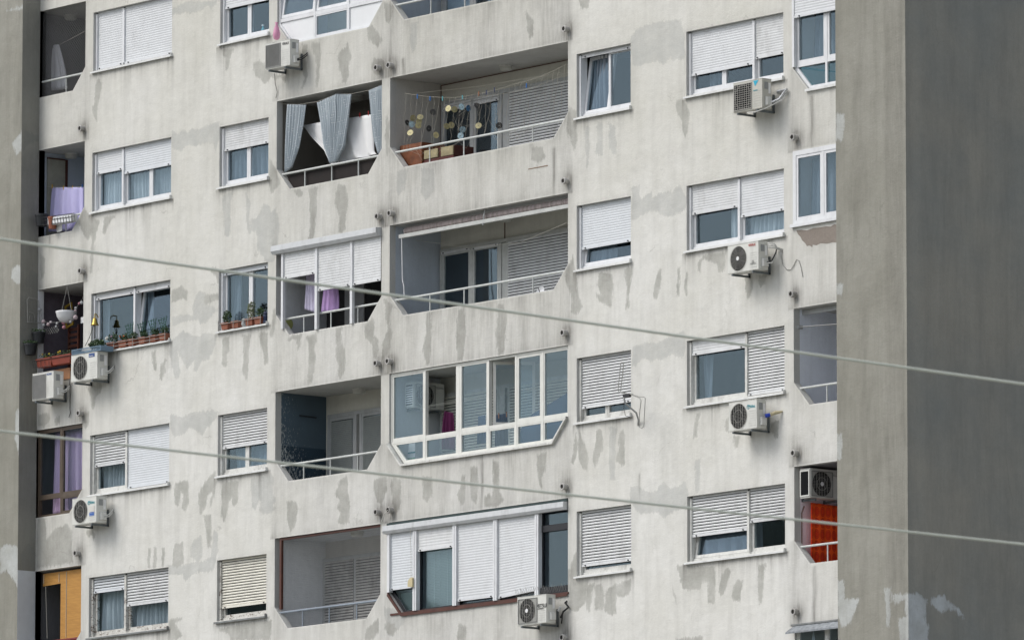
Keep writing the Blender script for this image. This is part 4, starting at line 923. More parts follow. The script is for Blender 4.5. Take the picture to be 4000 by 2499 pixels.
# C8 lowest: windows under a zinc canopy
f85 = glazing('c8', 5, [ax('N',2225,1480,.04)], [], ['gg'], WHITEO, g=GLASS)
a = thing('canopy', 'weathered zinc canopy over the lowest window beside the near grey tower', 'canopy', (8.8, 0, TB(5)-.1)); mb = MB()
zt = az('N', 1940, 1392); yq = -.16; zq = az('N', 1905, 1452, yq); mb.add([(7.90,-.001,zt),(9.9,-.001,zt),(9.9,yq,zq+.02),(7.86,yq,zq+.02),(7.90,-.001,zt-.02),(9.9,-.001,zt-.02),(9.9,yq,zq-.01),(7.86,yq,zq-.01)], [(0,1,2,3),(4,7,6,5),(3,2,6,7),(0,3,7,4),(1,5,6,2)])
mb.build('sheet', mat('spotted zinc', (.26,.28,.30), .6, metal=.2, var=.4, scale=14, dirt=.3), a)
mb = MB(); mb.box(7.84, 9.9, -.02, -.001, zt+.001, zt+.03); mb.build('wall_flashing', SILLD, a)

# ================================================================== things
# ---- ground, and an unseen ridge added for the panes to reflect
hv = []; hf = []; nH = 90
for i in range(nH+1):
    az_ = R(150+150*i/nH); e_ = 6.5+1.0*math.sin(i*.41)+.8*math.sin(i*1.3+1)+.35*math.sin(i*3.7); dd = 900
    for r_, h_ in ((dd-380, -22), (dd-150, dd*math.tan(R(e_))*.55-10), (dd, dd*math.tan(R(e_))), (dd+500, -22)):
        hv.append((math.cos(az_)*r_, math.sin(az_)*r_, h_))
for i in range(nH):
    for j in range(3): q = i*4+j; hf.append((q, q+4, q+5, q+1))
mb = MB(); mb.add(hv, hf); hl = mb.build('unseen_hills', mat('unseen wooded hillside', (.05,.065,.04), .95, var=.5, scale=.05), smooth=True); hl['kind'] = 'structure'
mb = MB(); mb.quad((-2500,-2500,GROUND_Z),(2500,-2500,GROUND_Z),(2500,2500,GROUND_Z),(-2500,2500,GROUND_Z))
g = mb.build('ground', mat('ground', (.22, .215, .19), .95, var=.3, scale=.4)); g['kind'] = 'structure'
# ---- overhead cables between camera and house
def cable(p0, p1, p2, rad, d0, d1, label):
    pts = []
    for i in range(41):
        u = -.3+1.6*i/40; L0 = (u-.5)*(u-1)/.5; L1 = -u*(u-1)/.25; L2 = u*(u-.5)/.5
        x = p0[0]*L0+p1[0]*L1+p2[0]*L2; y = p0[1]*L0+p1[1]*L1+p2[1]*L2
        pts.append(CAM+ray(x, y)*(d0+(d1-d0)*u))
    return tag(MB().tube(pts, rad, 10).build('overhead_cable', CABLE, smooth=True), label, 'cable', 'overhead cables crossing in front of the house')
cable((0, 934), (2000, 1219), (4000, 1500), .0112, 60, 64, 'upper of the two pale overhead cables crossing in front of the house')
cable((0, 1683), (2000, 1907), (4000, 2125), .0100, 60, 64, 'lower of the two pale overhead cables crossing in front of the house')

# ---- air conditioners
RED = mat('red lettering', (.45, .03, .02), .5); BLK = mat('black lettering', (.03, .03, .03), .5); BLUEL = mat('blue lettering', (.02, .08, .30), .5); TEAL = mat('teal lettering', (.03, .30, .36), .5); WHT = mat('white lettering', (.8, .8, .8), .5)
HOSE = mat('insulated pipe', (.60, .60, .57), .7, var=.1); HOSEB = mat('black insulated pipe', (.03, .03, .03), .8)
def oval_rings(mb, cx, cz, rx, rz, y, rs, t=.0028, bars=10):
    for f in rs:
        pts = [(cx+rx*f*math.cos(2*math.pi*i/28), y, cz+rz*f*math.sin(2*math.pi*i/28)) for i in range(29)]
        mb.tube(pts, t, 4, cap=False)
def ac_unit(T, W, H, Dp, style, label, case=None, words=(), wallgap=.10, loc=None, extra=None):
    """local frame: x along the front, y into the wall, z up; origin at lower left front corner"""
    case = case or CASE; o = T @ Vector((W/2, Dp/2, 0)); t = thing('air_conditioner', label, 'air conditioner', o, 'air conditioner outdoor units')
    def M(): return MB(T)
    m = M(); m.box(0, W, 0.002, Dp, .012, H)
    m.box(-.003, W+.003, -.003, Dp+.002, H, H+.012); m.box(.0, W, .0, Dp-.0, .0, .0115)
    m.build('casing', case, t, bevel=.006)
    gw = {'slats': W*.62, 'mesh': W*.60, 'grid': W*.62}.get(style, W*.66); cx = .02+gw/2; cz = H/2; R0 = min(gw, H-.04)/2*.96
    if style in ('round', 'rings', 'square'):
        b = M(); b.lathe((cx, -.001, cz), [(R0*.98,0),(R0*.98,-.0015)], 36, 'y'); b.build('fan_opening', FAN, t)
        b = M()
        for i in range(5):
            a = 2*math.pi*i/5+.4; c_, s_ = math.cos(a), math.sin(a); c2, s2 = math.cos(a+.62), math.sin(a+.62)
            b.add([(cx+R0*.2*c_,-.004,cz+R0*.2*s_),(cx+R0*.9*c_,-.006,cz+R0*.9*s_),(cx+R0*.88*c2,-.003,cz+R0*.88*s2),(cx+R0*.25*c2,-.003,cz+R0*.25*s2)], [(0,1,2,3)])
        b.build('fan_blade', mat('fan blade grey', (.035,.036,.038), .7, spec=.1), t)
        b = M(); rs = [.2,.34,.48,.62,.76,.88,1.0] if style == 'rings' else [.5,1.0]
        oval_rings(b, cx, cz, R0, R0, -.012, rs)
        if style == 'rings':
            for i in range(9):
                a = math.pi*(i/8-.5)
                for sgn in (1, -1): b.tube([(cx+sgn*R0*.98*math.cos(a)*q, -.014, cz+R0*.98*math.sin(a)*(q**.7)) for q in (.22,.5,.8,1)], .002, 4, cap=False)
        else:
            n = 17
            for i in range(1, n):
                zz = cz-R0+2*R0*i/n; hx = math.sqrt(max(0, R0*R0-(zz-cz)**2)); b.box(cx-hx, cx+hx, -.011, -.008, zz-.0011, zz+.0011)
            for i in range(-3, 4):
                xx = cx+i*R0/3.6; hz = math.sqrt(max(0, R0*R0-(xx-cx)**2)); b.box(xx-.002, xx+.002, -.015, -.0115, cz-hz, cz+hz)
        b.build('fan_grille', GRILW if style != 'rings' else GRILW, t)
        if style == 'square':
            b = M(); b.rect_ring(.03, .03+gw, .03, H-.03, .012, -.012, -.001)
            for i in range(30):
                zz = .045+(H-.09)*i/29
                if abs(zz-cz) > R0*.98: b.box(.043, gw+.017, -.009, -.006, zz-.002, zz+.002)
                else:
                    hx = math.sqrt(R0*R0-(zz-cz)**2)
                    if cx-hx-.045 > .01: b.box(.043, cx-hx, -.009, -.006, zz-.002, zz+.002); b.box(cx+hx, gw+.017, -.009, -.006, zz-.002, zz+.002)
            b.build('grille_frame', GRILL, t)
        if style in ('rings', 'square'):
            b = M(); b.lathe((cx, -.016, cz), [(R0*.17,0),(R0*.16,-.006)], 18, 'y'); b.build('fan_hub', WHT, t)
    else:
        b = M(); b.box(.022, .018+gw, -.001, -.0003, .03, H-.03); b.build('grille_recess', FAN if style == 'grid' else mat('grey mesh', (.20,.20,.195), .7, var=.1), t)
        b = M(); b.rect_ring(.02, .02+gw, .028, H-.028, .014, -.012, -.0012)
        if style == 'grid':
            oval_rings(b, cx, cz, R0*.9, R0*.9, -.006, [1.0])
            for i in range(1, 12): zz = .03+(H-.06)*i/12; b.box(.03, gw+.01, -.016, -.012, zz-.003, zz+.003)
            for i in range(1, 8): xx = .02+gw*i/8; b.box(xx-.003, xx+.003, -.020, -.0165, .03, H-.03)
        else:
            n = 24 if style == 'slats' else 34
            for i in range(1, n): zz = .035+(H-.07)*i/n; b.box(.034, gw+.006, -.008, -.0035, zz-(.004 if style == 'slats' else .0022), zz+(.004 if style == 'slats' else .0022))
        b.build('fan_grille', GRILW if style == 'grid' else GRILL, t)
    # vents on the right part of the front
    b = M()
    for i in range(7): zz = H*.12+i*H*.085; b.box(.05+gw, W-.03, -.004, -.0003, zz-.002, zz+.002)
    b.build('vent_rib', CASED, t)
    # side: service cover, handle, label plate
    b = M(); b.add([(W+.0035,Dp*.30,.05),(W+.0035,Dp*.92,.05),(W+.0035,Dp*.92,H*.42),(W+.0035,Dp*.30,H*.42),(W+.055,Dp*.38,.06),(W+.055,Dp*.86,.06),(W+.045,Dp*.86,H*.36),(W+.045,Dp*.38,H*.36)],
               [(0,1,5,4),(1,2,6,5),(2,3,7,6),(3,0,4,7),(4,5,6,7),(3,2,1,0)]); b.build('valve_cover', CASED, t, bevel=.004)
    b = M(); b.box(W+.0035, W+.009, Dp*.25, Dp*.60, H*.66, H*.90); b.build('handle_recess', mat('grey plate', (.30,.31,.31), .5), t)
    b = M(); b.box(W+.0035, W+.006, Dp*.66, Dp*.88, H*.52, H*.88); b.build('rating_plate', WHT, t)
    for x in (W*.14, W*.80):
        b = M(); b.box(x, x+.035, -.01, Dp+wallgap, -.045, -.010); b.box(x, x+.035, Dp+wallgap-.03, Dp+wallgap-.0005, -.045, H*.55)
        b.build('bracket', BRKT, t)
    for s, size, x, z, m_ in words:
        lettering(s, size, T @ Matrix.Translation((x, -.0035, z)), m_, t)
    return t
def wall_ac(i, style, label, words=(), case=None, hose=None):
    r, xl, yt, yb, xc, xr = ACS[i]
    Dp = .29; yf = -(Dp+.11)
    a = at(r, xl, yt, yf); b = at(r, xl, yb, yf); c = at(r, xc, yt, yf); W = c.x-a.x; H = a.z-b.z
    e = atx(r, xr, yt, c.x); Dm = min(.34, max(.22, e.y-yf)); 
    T = Matrix.Translation((a.x, yf, b.z))
    t = ac_unit(T, W, H-.012, Dm, style, label, case, [(s, sz, fx*W, fz*H, m) for s, sz, fx, fz, m in words], wallgap=-yf-Dm)
    return t, a.x, b.z, W, H, yf, Dm
def hose(t, pts, m, r=.018): return MB().tube(pts, r, 8).build('refrigerant_pipe', m, t, smooth=True)
info = []
info.append(wall_ac(0, 'mesh', 'white outdoor unit with grey rectangular mesh front beneath the top white-panelled loggia', [('VIVAX', .075, .69, .80, BLK)]))
info.append(wall_ac(1, 'round', 'white outdoor unit with blue badge, carrying a blue crate of plants', [('Panasonic', .036, .695, .845, WHT)]))
info.append(wall_ac(2, 'slats', 'leftmost outdoor unit with horizontal louvre front, below the red planters', [('NOREL', .055, .68, .86, BLUEL)]))
info.append(wall_ac(3, 'round', 'outdoor unit with round fan and blue energy sticker beside the lilac curtained glazing', [('Midea', .085, .68, .72, TEAL)]))
info.append(wall_ac(4, 'grid', 'beige grey outdoor unit with square wire grid and foil wrapped pipes', [('DAIKIN', .035, .70, .60, TEAL)], case=CASEG))
info.append(wall_ac(5, 'rings', 'outdoor unit with curved ring grille and red lettering, loose cable beside it', [('VIVAX', .07, .68, .84, RED)]))
info.append(wall_ac(6, 'round', 'outdoor unit with a blue tape band and yellowed pipe running into the wall', [('Midea', .08, .69, .72, TEAL)]))
info.append(wall_ac(7, 'square', 'outdoor unit with white fan hub below the shuttered glazed loggia, black lettering', [('MITSUI', .105, .655, .54, BLK), ('air conditioners', .032, .665, .49, BLK)]))
# badges and stickers
def plate(t, inf, fx0, fx1, fz0, fz1, m, name='sticker'):
    _, X, Zb, W, H, yf, Dm = inf; return MB().box(X+fx0*W, X+fx1*W, yf-.0032, yf-.0012, Zb+fz0*H, Zb+fz1*H).build(name, m, t)
plate(info[1][0], info[1], .68, .90, .82, .95, mat('blue badge', (.015,.06,.22), .4), 'badge')
plate(info[3][0], info[3], .72, .92, .26, .40, mat('blue sticker', (.03,.12,.42), .5)); plate(info[3][0], info[3], .72, .92, .41, .62, mat('pale sticker', (.62,.60,.55), .5))
_, X, Zb, W, H, yf, Dm = info[4]; b = MB(); b.add([(X+.70*W,yf-.002,Zb+.95*H),(X+.88*W,yf-.002,Zb+.95*H),(X+.76*W,yf-.002,Zb+.76*H)], [(0,2,1)]); b.build('triangle_badge', mat('turquoise', (.02,.38,.55), .5), info[4][0])
for i in (3, 6):
    _, X, Zb, W, H, yf, Dm = info[i]; b = MB(); pts = [(X+.70*W+.035*math.cos(a), yf-.004, Zb+.76*H+.035*math.sin(a)) for a in [math.pi*(.3+1.5*j/12) for j in range(13)]]; b.tube(pts, .004, 4); b.build('crescent_logo', TEAL, info[i][0])
_, X, Zb, W, H, yf, Dm = info[5]; b = MB(); oval_rings(b, X+.83*W, Zb+.28*H, .022, .022, yf-.004, [1]); b.box(X+.74*W, X+.92*W, yf-.005, yf-.001, Zb+.225*H, Zb+.235*H); b.build('round_logo', BLK, info[5][0])
# pipes
for i in (0, 1, 2, 3):
    t, X, Zb, W, H, yf, Dm = info[i]
    for d in (0, .04): hose(t, [(X+W+.05, yf+Dm*.62, Zb+H*.20+d*.5), (X+W+.075, yf+Dm, Zb+H*.24+d), (X+W+.055, -.06, Zb+H*.38+d), (X+W+.02, .0, Zb+H*.46+d)], HOSE if i else HOSEB, .011)
t, X, Zb, W, H, yf, Dm = info[4]; p = at('K', 1612, 672, 0)
b = MB(); pts = [Vector((X+W+.03, yf+Dm*.8, Zb+H*.2)), Vector((X+W+.14, -.12, Zb+H*.32)), Vector((X+W+.26, -.05, Zb+H*.6)), p+Vector((-.06,-.03,-.02)), p]
MB().tube(pts, [.018,.022,.034,.036,.03], 7).build('foil_wrapped_pipe', mat('crumpled foil', (.62,.63,.64), .35, metal=.6, var=.4, scale=40), t)
hose(t, [(X+W*.45, yf+.02, Zb-.03), (X+W*.8, yf-.03, Zb-.06), (X+W*1.05, yf+.05, Zb-.01), (X+W+.2, -.08, Zb+H*.3), (X+W+.25, -.02, Zb+H*.5)], HOSE, .010)
t, X, Zb, W, H, yf, Dm = info[5]; p = at('L', 1622, 520)
for d in (0, .035, .07): hose(t, [(X+W+.02, yf+Dm*.85, Zb+H*.93-d), (X+W+.12, -.12, Zb+H*.90-d), p+Vector((-.1,-.04,.04-d*.3)), p+Vector((0,.0,-d*.3))], HOSE, .012)
for d in (0, .05): hose(t, [(X+W+.03, yf+Dm*.7, Zb+H*.25), (X+W+.13, yf+Dm*.9, Zb+H*.22+d), (X+W+.15, -.12, Zb+H*.5+d), (X+W+.06, -.03, Zb+H*.75)], HOSEB if d else HOSE, .012)
pts = [at('L', x, y, -.012) for x, y in ((1618,530),(1612,570),(1620,630),(1650,668),(1680,668),(1705,630),(1722,592),(1740,600),(1755,650),(1768,720))]
tag(MB().tube(pts, .006, 6).build('loose_cable', WIREM), 'loose grey cable curling down the wall beside the ring grille unit', 'cable')
t, X, Zb, W, H, yf, Dm = info[6]; p = at('M', 1620, 578)
q0 = Vector((X+W+.05, yf+Dm*.7, Zb+H*.42)); q1 = q0+(p-q0)*.28
MB().tube([q0, q1], .034, 10).build('blue_tape_band', mat('blue tape', (.02,.06,.45), .5), t)
MB().tube([q1, q0+(p-q0)*.6+Vector((0,0,.01)), q0+(p-q0)*.85, p], [.03,.034,.024,.014], 8).build('taped_pipe', mat('yellowed tape', (.50,.44,.29), .8, var=.2, scale=30), t)
t, X, Zb, W, H, yf, Dm = info[7]; p = at('J', 1548, 1180)
hose(t, [(X+W+.02, -.08, Zb+H*.2), (X+W+.08, -.06, Zb+H*.42), (X+W+.2, -.04, Zb+H*.55), p+Vector((-.04,-.02,-.03)), p], HOSEB, .018)
hose(t, [(X+W+.02, -.06, Zb+H*.0), (X+W+.05, -.05, Zb+H*.42), (X+W+.18, -.05, Zb+H*.5)], HOSEB, .012)
q = at('J', 1490, 1255, -.05); MB().tube([q+Vector((-.03,-.025,-.02)), q+Vector((.03,-.025,.05))], .022, 6).build('white_tape_band', WHT, t)
t = info[0][0]; p = at('D', 515, 545, -.2); MB().tube([p, at('D',520,620,-.05), at('D',535,680,-.02), at('D',524,728,-.02)], .008, 6).build('drain_hose', WIREM, t)
t = info[3][0]
MB().tube([at('F',1200,658,-.16), at('F',1178,680,-.1), at('F',1162,730,-.04), at('F',1156,782,-.03)], .008, 6).build('drain_hose', mat('pale hose', (.6,.6,.55), .7), None)
o_ = [o for o in bpy.data.objects if o.name.startswith('drain_hose') and not o.parent][0]; tag(o_, 'thin pale hose hanging from a drain spout above the loggia with wire net', 'hose')
pts = [at('B', 515, 1290, -.05), at('B', 517, 1400, -.02), at('B', 516, 1505, -.02), at('C', 462, 20, -.02), at('C', 452, 50, -.03)]
tag(MB().tube(pts, .007, 6).build('hanging_wire', HOSEB), 'black wire dangling down the wall beside the leftmost louvred unit', 'wire')
# units hung on side walls inside the loggias (front faces right)
def side_ac(r, xl, yt, yb, xe, xr, X0, style, label, words, case=CASE):
    """end face spans xl..xe, front spans xe..xr; mounted on the wall x = X0"""
    Dp = .27; Xf = X0+.08+Dp
    p = atx(r, xe, yt, Xf); q = atx(r, xe, yb, Xf); e = atx(r, xr, yt, Xf); W = min(.85, e.y-p.y)
    T = Matrix.Translation((Xf, p.y, q.z)) @ Matrix.Rotation(R(90), 4, 'Z')
    t = ac_unit(T, W, p.z-q.z, Dp, style, label, case, [(s, sz, fx*W, fz*(p.z-q.z), m) for s, sz, fx, fz, m in words], wallgap=.08)
    H = p.z-q.z; b = MB(); b.rect_ring(Xf-Dp+.01, Xf-.012, q.z+.03, q.z+H-.02, .02, p.y-.012, p.y-.002); b.build('end_panel_frame', case, t)
    b = MB(); b.box(Xf-Dp+.03, Xf-.032, p.y-.004, p.y-.001, q.z+.05, q.z+H-.04); b.build('end_panel', FAN, t)
    return t, Xf, p.y, q.z, W, H, Dp
i1 = side_ac('I', 160, 360, 548, 222, 446, -3.67, 'square', 'outdoor unit inside the cream glazed loggia, half behind the glass', [('FERMA', .06, .72, .80, mat('grey lettering', (.3,.3,.3), .5))])
t, Xf, py_, pz_, W, H, Dp = i1; b = MB()
for i in range(8): zz = pz_+.08+i*(H-.14)/8; b.box(Xf-Dp+.035, Xf-.04, py_-.014, py_-.005, zz, zz+.02)
b.build('end_louvre', WHT, t)
i2 = side_ac('M', 1747, 1000, 1212, 1822, 2060, 7.93, 'square', 'outdoor unit hung inside the loggia above the orange red cloth', [('Ferma', .05, .72, .80, mat('grey lettering', (.3,.3,.3), .5))])

# ---- cloth
def drape(name, left, right, y, m, folds=8, amp=.02, nu=None, nv=18, gather=None, seed=1, parent=None, plane=None, solid=.003, sharp=1.0):
    """cloth between two edge polylines of (x, z) from top to bottom, folds run downwards"""
    nu = nu or folds*8
    def pl(p, v):
        f = v*(len(p)-1); i = min(int(f), len(p)-2); u = f-i; return (p[i][0]*(1-u)+p[i+1][0]*u, p[i][1]*(1-u)+p[i+1][1]*u)
    r = random.Random(seed); ph = [r.uniform(0, 6.28) for _ in range(4)]; vs = []; fs = []
    for j in range(nv+1):
        v = j/nv; a, b = pl(left, v), pl(right, v)
        for i in range(nu+1):
            u = i/nu; x = a[0]+(b[0]-a[0])*u; z = a[1]+(b[1]-a[1])*u
            k = folds*2*math.pi*(u+.03*math.sin(5*u+ph[0])+.015*v*math.sin(9*u+ph[1]))
            d = amp*(math.sin(k)+.35*math.sin(2.3*k+ph[2])) * (.6+.5*v) + amp*.5*math.sin(3*v+ph[3]+4*u)
            vs.append((x, y+d, z) if plane is None else plane(x, d, z))
    for j in range(nv):
        for i in range(nu): q = j*(nu+1)+i; fs.append((q, q+1, q+nu+2, q+nu+1))
    b = MB(); b.add(vs, fs); return b.build(name, m, parent, smooth=True, solid=solid)
def rectd(name, x0, x1, z1, z0, y, m, **k): return drape(name, [(x0,z1),(x0,z0)], [(x1,z1),(x1,z0)], y, m, **k)
NETW = mat('white net curtain', (.62, .64, .66), .9, var=.08, trans=.1); NETD = mat('dim net curtain', (.22, .25, .29), .9, var=.1, trans=.1); LIL = mat('lilac cloth', (.50, .42, .72), .9, var=.05, trans=.25)
def wcurtain(c, k, f0, f1, m, label, folds=9, ztop=0, zb=0):
    x0, x1, _ = WCOL[c]; t, b = TW(k), TW(k)-WH; W = x1-x0
    tag(rectd('curtain', x0+W*f0, x0+W*f1, t-.03-ztop, b+.02+zb, .30, m, folds=folds, amp=.04, seed=int(k*10+f0*5)), label, 'curtain')
wcurtain('w1', 1, .0, .36, NETW, 'pale net curtain in the left pane of the second row left window'); wcurtain('w1', 1, .38, 1, NETW, 'pale pleated curtain behind the two right panes of the second row left window', 16)
wcurtain('w1', 2, .0, .10, NETD, 'narrow dim curtain at the left edge of the flower pot window', 3); wcurtain('w1', 2, .56, .66, NETD, 'dim curtain behind the tilted pane of the flower pot window', 3)
wcurtain('w1', 3, .0, .43, NETW, 'pleated blue white curtain under the half lowered left shutter above the sticker badged unit', 9)
wcurtain('w1', 4, .0, .42, NETW, 'white pleated curtain in the left pane of the lowest left window', 7); wcurtain('w1', 4, .44, 1, NETW, 'white pleated curtain in the right pane of the lowest left window', 10)
wcurtain('w2', 1, 0, 1, NETD, 'bluish net curtain in the narrow window above the potted herbs', 10); wcurtain('w2', 2, 0, .25, NETD, 'dim curtain behind the potted herbs window', 4)
wcurtain('w2', 3, .12, 1, mat('lace curtain', (.30,.36,.42), .9, var=.25, scale=40, trans=.3), 'lace curtain in the narrow window below the potted herbs', 8)
wcurtain('w3', 1, .05, .40, NETD, 'green grey curtain behind the tilted pane of the topmost middle window', 5); wcurtain('w3', 2, .0, .55, NETD, 'pale curtain behind the slit under the lowered shutter, second middle window', 5)
wcurtain('w4', 2, .34, .50, NETW, 'pale curtain half drawn in the left pane above the ring grille unit', 3); wcurtain('w4', 2, .52, 1, NETW, 'white net curtain in the right pane above the ring grille unit', 10)
wcurtain('w4', 3, .05, .14, NETD, 'narrow curtain at the left of the large single blue pane', 2); wcurtain('w4', 1, .12, .3, NETD, 'dim curtain in the left pane above the wire grid unit', 3)
wcurtain('w4', 4, .0, .62, NETD, 'dim curtain behind the tilted pane of the lowest right window', 5)
tag(rectd('curtain', 8.05, 9.6, TB(2)-.12, TB(2)-1.25, .3, NETD, folds=9, amp=.03), 'bluish curtain in the new white window beside the near grey tower', 'curtain')
tag(rectd('curtain', 8.05, 8.7, TB(1)-.12, TB(1)-1.25, .4, NETD, folds=5, amp=.03), 'dim curtain in the white glazing at the top right beside the tower', 'curtain')
LILC = mat('lilac curtain', (.82, .62, .84), .9, var=.05, trans=.3)
xa = ax('C',352,300,.24); tag(rectd('curtain', xa, -13.50, TB(3)-.06, TB(3)-CHB+.05, .24, LILC, folds=6, amp=.03, solid=.002), 'lilac curtain behind the bronze glazing of the far left loggia', 'curtain')
# C4 curtained loggia
def pts(r, lst, Y): return [(at(r, x, y, Y).x, at(r, x, y, Y).z) for x, y in lst]
def dotted():
    m, nt, p = newmat('dotted grey blue cloth'); g = nt.nodes.new('ShaderNodeNewGeometry'); v = nd(nt, 'ShaderNodeTexVoronoi', Scale=20.0); v.inputs['Randomness'].default_value = .25
    mp = nd(nt, 'ShaderNodeMapping'); mp.inputs['Scale'].default_value = (1, .15, 1); nt.links.new(g.outputs['Position'], mp.inputs[0]); nt.links.new(mp.outputs[0], v.inputs['Vector'])
    c = mix(nt, ramp(nt, v.outputs['Distance'], .12, .18, 1, 0), (.47, .53, .57), (.80, .82, .82)); nt.links.new(c, p.inputs['Base Color']); p.inputs['Roughness'].default_value = .9
    tr = nd(nt, 'ShaderNodeBsdfTranslucent'); nt.links.new(c, tr.inputs[0]); ms = nd(nt, 'ShaderNodeMixShader'); ms.inputs[0].default_value = .25
    nt.links.new(p.outputs[0], ms.inputs[1]); nt.links.new(tr.outputs[0], ms.inputs[2]); nt.links.new(ms.outputs[0], nt.nodes['Material Output'].inputs[0]); return m
DOT = dotted(); yc = .08
for nm, L_, R_, fo, lab in ((0, [(608,772),(600,900),(592,1080),(590,1275)], [(745,775),(730,900),(700,1090),(650,1235)][:4], 7, 'leftmost'), (1, [(822,760),(850,900),(880,1080),(930,1205)], [(968,700),(975,850),(955,1050),(945,1205)], 8, 'second'),
                        (2, [(968,695),(968,850),(950,1050),(942,1205)], [(1083,698),(1065,850),(1030,1080),(968,1200)], 7, 'third'), (3, [(1210,668),(1230,850),(1250,1000),(1290,1138)], [(1312,630),(1316,850),(1318,1000),(1305,1120)], 7, 'rightmost')):
    tag(drape('curtain', pts('D', L_, yc), pts('D', R_, yc), yc, DOT, folds=fo, amp=.022, nv=22, seed=nm+3), f'{lab} dotted grey blue curtain tied down to the loggia rail', 'curtain', 'dotted curtains hung in the open loggia')
cr = [at('D', x, y, .10) for x, y in ((540,768),(700,772),(830,752),(968,698),(1085,694),(1210,668),(1312,628))]; tag(MB().tube(cr, .004, 5).build('cord', STRING), 'thin cord carrying the dotted curtains', 'cord')
SHEETM = mat('white sheet', (.85, .85, .85), .9, var=.03, trans=.12)
Ys = .28
tag(drape('bed_sheet', pts('D', [(718,925),(780,1010),(880,1110),(925,1200),(940,1215)], Ys), pts('D', [(1250,845),(1250,930),(1250,1040),(1250,1120),(1270,1140)], Ys), Ys, SHEETM, folds=3, amp=.03, nv=14), 'large white sheet drying behind the dotted curtains', 'bed sheet')
for i, (x, y) in enumerate(((1145,850),(1208,835))):
    p = at('D', x, y, Ys-.03); tag(MB().box(p.x-.008, p.x+.008, p.y-.006, p.y+.006, p.z-.05, p.z+.04).build('clothes_peg', mat('red peg', (.4,.02,.02), .5)), ('left' if i == 0 else 'right')+' red peg on the white sheet behind the dotted curtains', 'peg', 'red pegs on the white sheet')
# towels behind the half lowered shutters
for r, L_, R_, m_, lab in (('E', [(745,500),(742,640),(738,770)], [(815,480),(814,640),(812,795)], mat('pale lilac towel', (.68,.64,.80), .95, trans=.2), 'pale lilac towel drying behind the left of three half lowered shutters'),
                       ('E', [(880,560),(870,680),(860,790)], [(985,560),(992,680),(990,785)], mat('purple towel', (.48,.32,.60), .95, trans=.1), 'purple towel drying behind the middle of three half lowered shutters')):
    tag(drape('towel', pts(r, L_, .3), pts(r, R_, .3), .3, m_, folds=4, amp=.015), lab, 'towel')
def chair(loc, m, label):
    t = thing('folding_chair', label, 'chair', loc); x, y, z = loc
    for s in (-.19, .19): MB().tube([(x+s,y+.18,z),(x+s,y-.12,z+.85)], .014, 6).build('leg', m, t)
    MB().box(x-.19, x+.19, y-.16, y+.16, z+.42, z+.45).build('seat', m, t); MB().box(x-.19, x+.19, y-.10, y-.08, z+.66, z+.84).build('backrest', m, t)
p = at('E', 985, 870, .6); chair((p.x, .6, TB(2)-2.62), mat('blue plastic', (.02,.07,.45), .4), 'blue framed chair on the balcony under the three half lowered shutters')
p = atx('E', 618, 878, -7.19); tag(MB().lathe((-7.199, p.y, p.z), [(.11,0),(.11,.01),(.09,.02)], 20, 'x').build('wall_disc', mat('yellow green plastic', (.42,.44,.16), .5)), 'yellow green round disc on the side wall of the half shuttered balcony', 'disc')
# C1 loggias
q0 = pts('A', [(402,332),(372,345),(352,480),(345,680)], .45); q1 = pts('A', [(440,332),(455,400),(480,520),(492,655)], .45)
tag(drape('bed_sheet', q0, q1, .45, mat('grey white sheet', (.75,.75,.78), .9, trans=.15), folds=5, amp=.03), 'pale sheet hung over a line behind the net, top left loggia', 'bed sheet')
tag(MB().tube([at('A',440,332,.45), at('A',530,285,.3), at('A',628,232,.15)], .004, 5).build('washing_line', STRING), 'washing line holding the pale sheet in the top left loggia', 'line')
q0 = pts('A', [(378,1382),(374,1440),(372,1512)], .3)+pts('B', [(370,100),(362,200)], .3); q1 = pts('A', [(625,1385),(622,1440),(620,1512)], .3)+pts('B', [(618,60),(560,190)], .3)
tag(drape('bed_sheet', q0, q1, .3, mat('lavender sheet', (.60,.57,.86), .9, trans=.2, var=.04), folds=4, amp=.03), 'lavender sheet pegged behind the wire planter basket', 'bed sheet')
tag(MB().tube([at('A',345,1378,.29), at('A',470,1390,.29), at('A',628,1378,.29)], .004, 5).build('washing_line', STRING), 'washing line holding the lavender sheet', 'line')
for i, (x, y) in enumerate(((388,1378),(472,1388),(540,1388),(610,1376))):
    p = at('A', x, y, .28); tag(MB().box(p.x-.009, p.x+.009, .265, .28, p.z-.04, p.z+.045).build('clothes_peg', mat('ochre peg', (.42,.25,.03), .5) if i < 3 else BLUEL), ('first','second','third','fourth')[i]+' peg from the left on the lavender sheet', 'peg', 'pegs on the lavender sheet')
# bamboo blind
def bamboo():
    m, nt, p = newmat('bamboo'); g = nt.nodes.new('ShaderNodeNewGeometry'); s = nd(nt, 'ShaderNodeSeparateXYZ'); nt.links.new(g.outputs['Position'], s.inputs[0])
    w_ = mth(nt, 'SINE', mth(nt, 'MULTIPLY', s.outputs['Z'], 260)); n_ = noise(nt, 1, 5, .7, (3, 3, 60)); v = mth(nt, 'ADD', mth(nt, 'MULTIPLY', w_, .25), n_)
    c = mix(nt, ramp(nt, v, .2, .8), (.30, .13, .025), (.56, .30, .07)); nt.links.new(c, p.inputs['Base Color']); p.inputs['Roughness'].default_value = .7; return m
BAM = bamboo(); yb = .12; b = MB()
P0 = [at('C',*q,yb) for q in ((272,1062),(527,1035),(527,1490),(390,1512),(400,1138),(272,1160))]
zt = TB(4)-.05; b.prism([(FX+.1, P0[5].z), (P0[4].x, P0[4].z), (P0[4].x, TB(4)-1.9), (-13.44, TB(4)-1.9), (-13.44, zt), (FX+.1, zt)], yb-.006, yb+.006)
